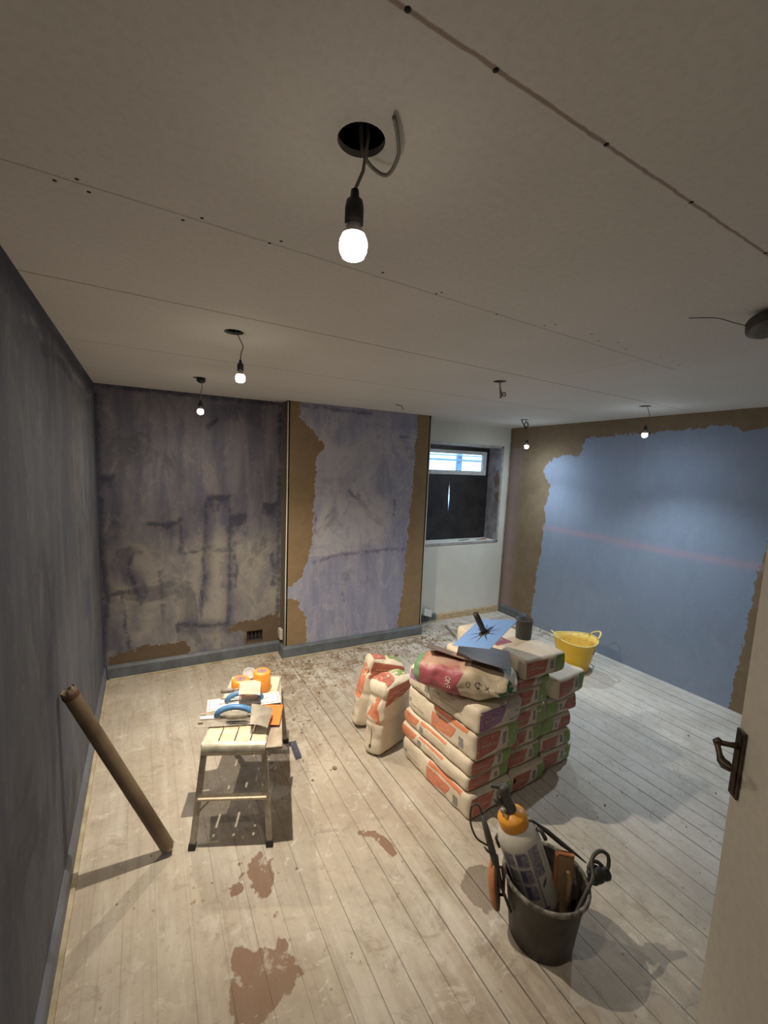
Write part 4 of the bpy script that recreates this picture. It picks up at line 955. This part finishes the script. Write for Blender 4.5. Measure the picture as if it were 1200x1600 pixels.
# far trowel: white blade 0.38 x 0.115, blue arched handle
tr1 = place('plastering_trowel', 'white-bladed trowel with a blue arched handle, the farther of the two', 'trowel', (.803, 2.343, .503), (.98, -.16), 0, 'plastering trowels')
mb = MB(); mb.box((0, 0, .0012), (.392, .122, .0018), M_white, bev=.0006); mb.build('blade', tr1)
mb = MB(); mb.box((0, 0, .0030), (.37, .098, .0014), M_steel, bev=.0004); mb.box((0, 0, .0038), (.362, .092, .0014), M_white, bev=.0004); mb.box((0, 0, .0085), (.27, .020, .009), M_white, bev=.002); mb.build('mount', tr1)
mb = MB(); arch(mb, -.095, .095, .045, M_blue, .016); mb.build('handle', tr1)
tr2 = place('plastering_trowel', 'grey plaster-crusted trowel with a blue arched handle, nearest the front of the platform', 'trowel', (.712, 2.205, .503), (.955, -.30), 0, 'plastering trowels')
mb = MB(); mb.box((0, 0, .0012), (.36, .135, .0018), M_steel, bev=.0006); mb.build('blade', tr2)
mb = MB(); mb.box((-.11, .01, .0060), (.10, .028, .007), M_white, bev=.002); mb.box((.0, .01, .0055), (.26, .022, .006), M_steel, bev=.002)
for yy in (-.035, .035):
    mb.box((-.15, yy, .008), (.022, .012, .010), M_steel, bev=.002)
mb.build('mount', tr2)
mb = MB(); arch(mb, -.08, .10, .045, M_blue, .017, .010); mb.build('handle', tr2)
# orange float under the grey trowel
fl = place('plastic_float', 'bright orange plastic float sticking out under the grey trowel', 'float', (.905, 2.165, .5), (.375, .927))
mb = MB(); mb.box((0, 0, .0012), (.19, .115, .002), M_orp, bev=.0006); mb.build('blade', fl)
for oo in (tr1, tr2): oo.location.z += .002
# scrapers: blade + handle
def bladeshape(w0, w1, L):   # from the neck outward
    return [(-.0, -w0/2), (L, -w1/2), (L, w1/2), (0, w0/2)]
sc1 = thing('bucket_trowel', 'bright square-bladed bucket trowel resting on the farther trowel handle', 'trowel', (.835, 2.365, .590))
Rs = basis((.82, -.50, .03), (.55, .83, .0))
q = [Vector((.797, 2.443, .575)), Vector((.912, 2.41, .575)), Vector((.868, 2.245, .578)), Vector((.762, 2.295, .578))]
cen = sum(q, Vector())/4; sc1.location = cen
mb = MB()
def platequad(mb, q, th, m, nn=10, bend=.006, round_=.0):
    vs = []; fs = []
    for lay in (0, 1):
        for j in range(nn+1):
            for i in range(nn+1):
                s, t_ = i/nn, j/nn; p = (q[0]*(1-s)+q[1]*s)*(1-t_)+(q[3]*(1-s)+q[2]*s)*t_
                vs.append(p+Vector((0, 0, -lay*th+bend*4*s*(1-s))))
    K = (nn+1)**2
    for lay in (0, 1):
        for j in range(nn):
            for i in range(nn):
                k = lay*K+j*(nn+1)+i; f_ = [k, k+nn+1, k+nn+2, k+1]; fs.append(f_ if lay == 0 else f_[::-1])
    ed = [i for i in range(nn)]+[nn+(nn+1)*j for j in range(nn)]+[K-1-i for i in range(nn)]+[(nn+1)*(nn-j) for j in range(nn)]
    for a, b in zip(ed, ed[1:]+ed[:1]): fs.append([a, b, b+K, a+K])
    mb.add(vs, fs, m, False)
platequad(mb, [p-cen for p in q], .002, M_steel2); mb.build('blade', sc1)
mb = MB(); nk = (q[0]+q[3])/2-cen
mb.tube([nk+Vector((.005, 0, -.003)), nk+Vector((-.02, .008, -.010)), nk+Vector((-.035, .015, -.012))], [.006, .005, .006], M_steel, 8); mb.build('tang', sc1)
mb = MB(); mb.tube([nk+Vector((-.03, .014, -.012)), nk+Vector((-.045, .018, -.013)), nk+Vector((-.07, .027, -.015)), nk+Vector((-.092, .036, -.018))], [.010, .014, .014, .011], M_ggrip, 12); mb.build('handle', sc1)
q = [Vector((.814, 2.207, .560)), Vector((.913, 2.146, .545)), Vector((.848, 2.002, .535)), Vector((.770, 2.043, .550))]
cen = sum(q, Vector())/4
sc2 = thing('bucket_trowel', 'dull grey square-bladed bucket trowel resting on the nearer trowel, grey ribbed handle', 'trowel', cen)
mb = MB(); platequad(mb, [p-cen for p in q], .002, M_steel); mb.build('blade', sc2)
nk = (q[0]+q[3])/2-cen
mb = MB(); mb.tube([nk+Vector((.005, 0, -.003)), nk+Vector((-.018, .008, -.006))], .006, M_steel, 8); mb.build('tang', sc2)
mb = MB(); pp = [nk+Vector((-.012-.0115*k, .005+.0047*k, -.006-.001*k)) for k in range(10)]
mb.tube(pp, [.009, .015, .0165, .0155, .0165, .0155, .0165, .0155, .0145, .008], M_ggrip, 14); mb.build('handle', sc2)
# orange rolls
def roll(label, c, r, h):
    o = thing('orange_roll', label, 'roll', c, 0, 'orange rolls on the platform')
    mb = MB(); mb.lathe([(.0001, 0), (r*1.03, 0), (r*1.04, .004), (r, h-.008), (r-.008, h), (.0001, h)], M_orr, seg=36); mb.build('body', o)
    mb = MB(); mb.lathe([(r*.58, h+.0004), (.0001, h+.0006)], M_nav, seg=28)
    for rr_ in (.25, .45):
        for k in range(8 if rr_ < .4 else 14):
            a = 2*PI*k/(8 if rr_ < .4 else 14); mb.lathe([(.0026, h+.0012), (.0001, h+.0012)], M_orr, (r*rr_*math.cos(a), r*rr_*math.sin(a), 0), 8)
    d_ = mb.build('round_patch', o); d_['label'] = 'dark blue dotted patch'
roll('taller orange roll with dark dotted top, right rear of the platform', (.925, 2.445, .502), .050, .115)
roll('shorter orange roll with dark dotted top, left rear of the platform', (.812, 2.50, .502), .052, .062)
m, t, b = nt('clear_plastic'); M_clear = m; b.inputs['Base Color'].default_value = (.75, .76, .76, 1); b.inputs['Roughness'].default_value = .3; b.inputs['Transmission Weight'].default_value = .5; b.inputs['IOR'].default_value = 1.1
mb = MB(); mb.lathe([(.0001, .0), (.030, .0), (.038, .055), (.040, .058), (.036, .056), (.028, .003), (.0001, .003)], M_clear, (0, 0, 0), 24, Matrix.Rotation(.5, 3, 'X'))
o = mb.build('clear_cup'); o.location = (.875, 2.575, .515); tag(o, 'small clear plastic cup lying behind the orange rolls', 'cup')
mb = MB(); mb.prism([(1.149, 2.602), (1.191, 2.597), (1.177, 2.430), (1.171, 2.417), (1.133, 2.415)], .003, simple('blue_grey_steel', (.14, .15, .20), .4, .5), c=(0, 0, .001))
tag(mb.build('scraper_blade'), 'flat grey blade lying on the floorboards right of the platform', 'blade')

# ------------------------------------------------------------------ brown pipe leaning on the left wall
M_pipe = simple('rusty_pipe', (.17, .12, .073), .5, c2=(.10, .066, .04), scale=5, bmp=.3, stretch=(1, 1, 1)); M_rust = simple('dark_rust', (.10, .04, .022), .8)
a = Vector((.034, 2.055, .882)); b = Vector((.392, 2.045, .030)); L = (b-a).length; dd = (b-a).normalized()
xx = Vector((0, 1, 0)); xx = (xx-dd*xx.dot(dd)).normalized(); yy = dd.cross(xx)
pp = thing('drain_pipe', 'long rusty brown pipe leaning against the left wall', 'pipe', (0, 0, 0))
mb = MB(); vs = []; fs = []; nr, seg = 60, 36; R_o = .030
for lay, rad in ((0, R_o), (1, R_o-.004)):
    for j in range(nr+1):
        s = j/nr
        for k in range(seg):
            an = 2*PI*k/seg; rg = .0
            if j == 0: rg = -.012*noise.noise(Vector((math.cos(an)*2, math.sin(an)*2, 1)))-.012*max(0, math.cos(an-2.2))**6
            if j == nr: rg = .012*noise.noise(Vector((math.cos(an)*2, math.sin(an)*2, 7)))
            r_ = rad*(1+.02*noise.noise(Vector((math.cos(an), math.sin(an), s*6))))
            vs.append(a+dd*(L*s+rg)+xx*math.cos(an)*r_+yy*math.sin(an)*r_)
K = (nr+1)*seg
for lay in (0, 1):
    for j in range(nr):
        for k in range(seg):
            q = [lay*K+j*seg+k, lay*K+j*seg+(k+1) % seg, lay*K+(j+1)*seg+(k+1) % seg, lay*K+(j+1)*seg+k]; fs.append(q if lay else q[::-1])
for j in (0, nr):
    for k in range(seg): fs.append([j*seg+k, j*seg+(k+1) % seg, K+j*seg+(k+1) % seg, K+j*seg+k])
mb.add(vs, fs, M_pipe, True); mb.build('pipe_body', pp)
mb = MB(); 
for s, wd_ in ((.018, .010),):
    mb.lathe([(R_o+.001, -wd_), (R_o+.003, 0), (R_o+.001, wd_)], M_rust, a+dd*(L*s+.01), 30, Matrix((xx, yy, dd)).transposed())
mb.build('rusty_collar', pp)

# ------------------------------------------------------------------ black bucket, sprayer and what is in it
M_bkt = simple('black_bucket', (.034, .029, .022), .5, c2=(.062, .053, .041), scale=12, bmp=.2); M_bktr = simple('dusty_rim', (.26, .24, .20), .7, c2=(.07, .063, .052), scale=38)
BC = Vector((1.708, 1.026, 0))
bk = thing('builders_bucket', 'black builders bucket on the floorboards holding a pressure sprayer', 'bucket', BC)
mb = MB(); mb.lathe([(.0001, 0), (.114, 0), (.120, .006), (.134, .13), (.149, .253), (.153, .257)], M_bkt, seg=44); mb.lathe([(.149, .257), (.129, .13), (.115, .012), (.0001, .010)], M_bkt, seg=44); mb.build('body', bk)
mb = MB(); mb.lathe([(.149, .257), (.150, .266), (.156, .269), (.162, .266), (.163, .255), (.159, .249), (.152, .251)], M_bktr, seg=44); mb.build('rim', bk)
# sprayer
m, t, b = nt('milky_plastic'); M_milk = m
co = objco(t); n = nz(t, co, 6, 4); t.links.new(mix(t, ramp(t, n, .3, .7), (.62, .59, .52), (.54, .515, .46)), b.inputs['Base Color']); b.inputs['Roughness'].default_value = .4; b.inputs['Subsurface Weight'].default_value = .15; b.inputs['Subsurface Scale'].default_value = .01
M_ycap = simple('orange_yellow_cap', (.80, .36, .03), .4, c2=(.7, .30, .03), scale=6); M_pump = simple('grey_pump', (.085, .08, .072), .5); M_lav = simple('lilac_print', (.17, .165, .24), .5, c2=(.36, .34, .36), scale=55, lo=.40, hi=.62, bmp=0, stretch=(1, 1, 3)); M_lav2 = simple('lilac_solid', (.13, .13, .21), .5, bmp=0)
B0 = Vector((1.733, 1.050, .085)); B1 = Vector((1.605, 1.150, .515)); ax_ = (B1-B0).normalized()
xx = (Vector((1, -.75, 0))); xx = (xx-ax_*xx.dot(ax_)).normalized(); yy = ax_.cross(xx); RS = Matrix((xx, yy, ax_)).transposed()
sp = thing('pressure_sprayer', 'milky plastic pressure sprayer with orange-yellow collar leaning in the black bucket', 'sprayer', B0); sp.matrix_world = Matrix.Translation(B0) @ RS.to_4x4()
Rb = .082
mb = MB(); mb.lathe([(.0001, 0), (.035, .0), (.060, .010), (.076, .034), (Rb, .06), (Rb, .31), (.079, .335), (.068, .358), (.056, .370), (.048, .376)], M_milk, seg=40); mb.build('tank', sp)
mb = MB(); mb.lathe([(.047, .366), (.0565, .368), (.0585, .376), (.0575, .406), (.054, .413), (.040, .422), (.028, .428), (.0001, .434)], M_ycap, seg=36); mb.build('collar', sp)
mb = MB(); mb.lathe([(.026, .430), (.026, .445), (.021, .452), (.020, .500), (.024, .512), (.024, .530), (.018, .540), (.0001, .542)], M_pump, seg=24)
mb.tube([(-.020, -.005, .470), (-.036, -.008, .482), (-.046, -.010, .500)], [.012, .013, .010], M_pump, 12)
mb.box((-.012, -.004, .538), (.070, .020, .014), M_pump, Matrix.Rotation(.35, 3, 'Y'), bev=.004)
mb.build('pump_handle', sp)
mb = MB(); mb.tube([(-.018, -.018, .450), (-.030, -.030, .456)], [.011, .009], simple('clear_valve', (.40, .38, .33), .3), 12); mb.build('valve', sp)
def cylpatch(mb, a0, a1, z0, z1, r, m, n=14, dz=0):
    vs = [(r*math.cos(a0+(a1-a0)*i/n), r*math.sin(a0+(a1-a0)*i/n), (z0+(z1-z0)*j)+dz*i/n) for j in (0, 1) for i in range(n+1)]
    mb.add(vs, [[i, i+1, n+2+i, n+1+i] for i in range(n)], m, True)
vdir = (CAM-B0); vl = RS.transposed() @ vdir; ac = math.atan2(vl.y, vl.x)   # side of the tank that is printed
mb = MB()
for k in range(3):
    z0 = .115+.068*k
    cylpatch(mb, ac-1.05, ac-.58, z0, z0+.055, Rb+.0008, M_lav, 6); cylpatch(mb, ac-.45, ac+.05, z0, z0+.060, Rb+.0008, M_lav, 8); 
    cylpatch(mb, ac-.45, ac-.22, z0+.01, z0+.055, Rb+.0012, M_lav2, 6)
    for q_ in range(5): cylpatch(mb, ac+.0, ac+.14, z0+.008+.010*q_, z0+.0105+.010*q_, Rb+.0012, M_lav2, 3)
cylpatch(mb, ac+.30, ac+.75, .20, .32, Rb+.0008, M_lav, 6); cylpatch(mb, ac+.40, ac+.66, .15, .165, Rb+.0012, M_lav2, 6, dz=.02)
cylpatch(mb, ac+.20, ac+.225, .075, .32, Rb+.0010, M_lav2, 2); cylpatch(mb, ac+.25, ac+.275, .075, .32, Rb+.0010, M_lav2, 2); cylpatch(mb, ac-.95, ac+.1, .070, .073, Rb+.001, M_lav2); cylpatch(mb, ac+.12, ac+.42, .062, .078, Rb+.0012, M_lav2, 6)
mb.build('printed_scale', sp)
mb = MB(); mb.tube([(.078, -.01, .345), (.094, -.02, .335), (.10, -.02, .30)], .008, M_pump, 8); mb.build('strap_lug', sp)
mb = MB(); mb.tube([(-.078, .0, .335), (-.09, 0, .32), (-.088, 0, .28)], .006, M_pump, 8); mb.build('strap_lug', sp)
# lance with trigger, leaning left of the bucket, and its hose
M_hose = simple('grey_hose', (.07, .065, .055), .5)
ln = thing('spray_lance', 'dark grey spray lance with trigger leaning between bucket and terracotta float', 'lance', (1.50, 1.14, 0))
Lp = lambda x, y, z: (x-1.50, y-1.14, z)
mb = MB(); mb.tube([Lp(1.545, 1.10, .22), Lp(1.535, 1.125, .30), Lp(1.522, 1.165, .40), Lp(1.512, 1.19, .465)], [.011, .014, .013, .009], M_pump, 12); mb.build('grip', ln)
mb = MB(); mb.tube([Lp(1.535, 1.13, .33), Lp(1.505, 1.14, .35), Lp(1.490, 1.145, .37)], [.007, .005, .003], M_pump, 8); mb.build('trigger', ln)
mb = MB(); mb.tube([Lp(1.545, 1.10, .225), Lp(1.57, 1.06, .13)], .006, M_pump, 8); mb.build('tube', ln)
cable('spray_hose', [(1.512, 1.19, .465), (1.50, 1.205, .50), (1.475, 1.215, .495), (1.462, 1.20, .44), (1.475, 1.175, .39), (1.510, 1.150, .365)], .004, M_hose, 'thin grey hose looping from the spray lance in front of the stack', 'hose')
# carrying strap and coil at right
M_strap = simple('black_strap', (.035, .032, .028), .6)
def ribbon(pts, w_, th, m, up_=Vector((0, 0, 1))):
    mb = MB(); mb.tube(pts, w_, m, 8, flat=th); return mb
sp_ = ribbon([(1.665, 1.10, .455), (1.70, 1.10, .44), (1.75, 1.07, .40), (1.80, 1.03, .355), (1.84, .99, .325), (1.862, .965, .305)], [.004, .007, .016, .016, .008, .004], .6, M_strap)
tag(sp_.build('carrying_strap'), 'black carrying strap running from the sprayer to the coiled cable', 'strap')
cl = cable('power_cable', [(1.66, .90, .15), (1.72, .90, .20), (1.79, .905, .275), (1.835, .915, .30), (1.865, .945, .335), (1.91, .945, .355), (1.945, .93, .33), (1.93, .92, .285), (1.88, .93, .275), (1.86, .95, .29), (1.885, .955, .31), (1.92, .945, .295), (1.935, .925, .26), (1.89, .915, .255), (1.85, .925, .27), (1.84, .94, .30)], .0075, M_hose, 'dark grey cable coiled in loops over the right rim of the bucket', 'cable')
mb = MB()
for (x, y, z, r_) in [(1.895, .935, .270, .030), (1.925, .925, .268, .026), (1.868, .932, .262, .022)]:
    bm = bmesh.new(); bmesh.ops.create_icosphere(bm, subdivisions=2, radius=r_)
    mb.add([v.co*(1+.25*noise.noise(v.co*40)) + Vector((x, y, z)) for v in bm.verts], [[v.index for v in f_.verts] for f_ in bm.faces], M_strap, True); bm.free()
tag(mb.build('plug_bundle'), 'black bundled cable plug hanging at the right of the bucket', 'plug')
# terracotta float leaning on the left outside and orange backed float inside
M_ter = simple('terracotta_foam', (.50, .20, .09), .7, c2=(.42, .16, .07), scale=25, bmp=.2); M_ter2 = simple('brown_backing', (.12, .065, .04), .6); M_wood = simple('dirty_wood', (.38, .27, .17), .7, c2=(.30, .17, .09), scale=10)
fo = thing('sponge_float', 'round-edged terracotta sponge float hanging on the left outside of the bucket', 'float', (1.50, 1.085, .145))
fo.matrix_world = Matrix.Translation((1.556, 1.128, .200)) @ basis((.74, .67, .02), (-.12, .06, .99)).to_4x4()
shape = [(.062*math.copysign(abs(math.cos(a*PI/20))**.8, math.cos(a*PI/20)), .108*math.copysign(abs(math.sin(a*PI/20))**.9, math.sin(a*PI/20))) for a in range(40)]
mb = MB(); vs = []; fs = []
lay = [(1.0, 0), (.99, .006), (.93, .014), (.80, .022), (.55, .029), (.25, .032), (.02, .033)]
for k_, z_ in lay:
    for x, y in shape: vs.append((x*k_, y*k_, -z_))
for i_ in range(len(lay)-1):
    for k in range(40): fs.append([i_*40+k, (i_+1)*40+k, (i_+1)*40+(k+1) % 40, i_*40+(k+1) % 40])
mb.add(vs, fs+[list(range(40))], M_ter, True); mb.build('sponge', fo)
mb = MB(); mb.prism([(x*.97, y*.97) for x, y in shape], .006, M_ter2, c=(0, 0, .0005)); mb.build('backing', fo)
mb = MB(); mb.tube([(0, .07, .006), (0, .072, .024), (0, .02, .028), (0, -.05, .022), (0, -.052, .006)], .006, M_ter2, 10); mb.build('handle', fo)
fi = thing('wooden_float', 'orange-edged wooden float standing inside the black bucket', 'float', (1.77, .98, .25)); fi.matrix_world = Matrix.Translation((1.79, 1.00, .205)) @ basis((.75, -.62, .0), (-.05, .16, .95)).to_4x4()
mb = MB(); mb.box((0, 0, 0), (.060, .25, .016), M_wood, bev=.003); mb.build('board', fi)
mb = MB(); mb.box((-.034, 0, 0), (.012, .25, .022), M_ter, bev=.003); mb.box((0, .128, 0), (.06, .010, .022), M_ter, bev=.003); mb.build('orange_edge', fi)
mb = MB(); mb.tube([(0.01, -.06, .008), (0.01, -.055, .035), (0.01, .055, .035), (0.01, .06, .008)], .010, M_wood, 10); mb.build('handle', fi)

# ------------------------------------------------------------------ small things on the sill, rubble, offcut
M_redp = simple('red_plastic', (.55, .06, .04), .4); 
o = thing('filling_knife', 'red-handled knife lying on the window sill', 'knife', (4.17, 4.22, WZ0+.002), .15)
mb = MB(); mb.box((.05, 0, .006), (.10, .018, .012), M_redp, bev=.003); mb.build('handle', o); mb = MB(); mb.box((-.04, 0, .004), (.09, .028, .002), M_steel, bev=.0006); mb.build('blade', o)
o = thing('filling_knife', 'grey-handled knife lying on the window sill left of the red one', 'knife', (3.90, 4.24, WZ0+.002), .1)
mb = MB(); mb.box((.05, 0, .006), (.10, .016, .012), M_ggrip, bev=.003); mb.build('handle', o); mb = MB(); mb.box((-.04, 0, .004), (.09, .028, .002), M_steel, bev=.0006); mb.build('blade', o)
mb = MB(); mb.box((3.30, 4.09, .14), (.16, .012, .085), M_board, Matrix.Rotation(.3, 3, 'Z') @ Matrix.Rotation(.35, 3, 'Y') @ Matrix.Rotation(-.25, 3, 'X'), bev=.002)
tag(mb.build('plasterboard_offcut'), 'white plasterboard offcut propped on the skirting under the window', 'offcut')
mb = MB(); mb.box((3.42, 3.80, .010), (.30, .022, .016), M_steel, Matrix.Rotation(1.25, 3, 'Z'), bev=.002); tag(mb.build('metal_strip'), 'thin grey strip lying on the floor below the window', 'strip')
M_rub1 = simple('rubble_brown', (.20, .13, .07), .9, c2=(.30, .22, .14), scale=60); M_rub2 = simple('rubble_pale', (.52, .48, .42), .9)
rr = random.Random(11); mb = MB()
bm = bmesh.new(); bmesh.ops.create_icosphere(bm, subdivisions=1, radius=1); IV = [v.co.copy() for v in bm.verts]; IF = [[v.index for v in f_.verts] for f_ in bm.faces]; bm.free()
def crumb(x, y, s, m):
    sc_ = Vector((rr.uniform(.6, 1.4), rr.uniform(.6, 1.4), rr.uniform(.3, .8)))*s; a = rr.uniform(0, 6.28); R = Matrix.Rotation(a, 3, 'Z')
    vs = [R @ Vector((v.x*sc_.x*rr.uniform(.75, 1.2), v.y*sc_.y*rr.uniform(.75, 1.2), v.z*sc_.z)) + Vector((x, y, sc_.z*.7+.001)) for v in IV]; mb.add(vs, IF, m)
cnt = 0
while cnt < 900:
    z = rr.random()
    if z < .50: x, y = rr.uniform(1.25, 3.1), 3.78-abs(rr.gauss(0, .18))
    elif z < .68: x, y = rr.gauss(1.5, .35), rr.gauss(3.25, .35)
    elif z < .80: x, y = rr.gauss(3.35, .3), rr.gauss(3.8, .2)
    elif z < .87: x, y = rr.gauss(1.15, .15), rr.gauss(2.75, .25)
    elif z < .93: x, y = 4.46-abs(rr.gauss(0, .05)), rr.uniform(2.9, 3.7)
    else: x, y = rr.uniform(.15, 4.2), rr.uniform(.6, 3.9)
    if not (.04 < x < 4.46 and .5 < y < 4.1): continue
    if y > 3.78 and x < 3.06: continue
    if 1.5 < x < 2.85 and 1.55 < y < 2.8: continue
    if (x-3.925)**2+(y-2.575)**2 < .05 or (x-1.685)**2+(y-1.01)**2 < .03: continue
    crumb(x, y, rr.uniform(.002, .0075) if rr.random() < .93 else rr.uniform(.008, .016), M_rub1 if rr.random() < .82 else M_rub2); cnt += 1
o = mb.build('plaster_crumbs'); tag(o, 'brown and white plaster crumbs scattered over the floorboards, thickest by the chimney breast', 'rubble'); o['kind'] = 'stuff'
bpy.context.view_layer.update()
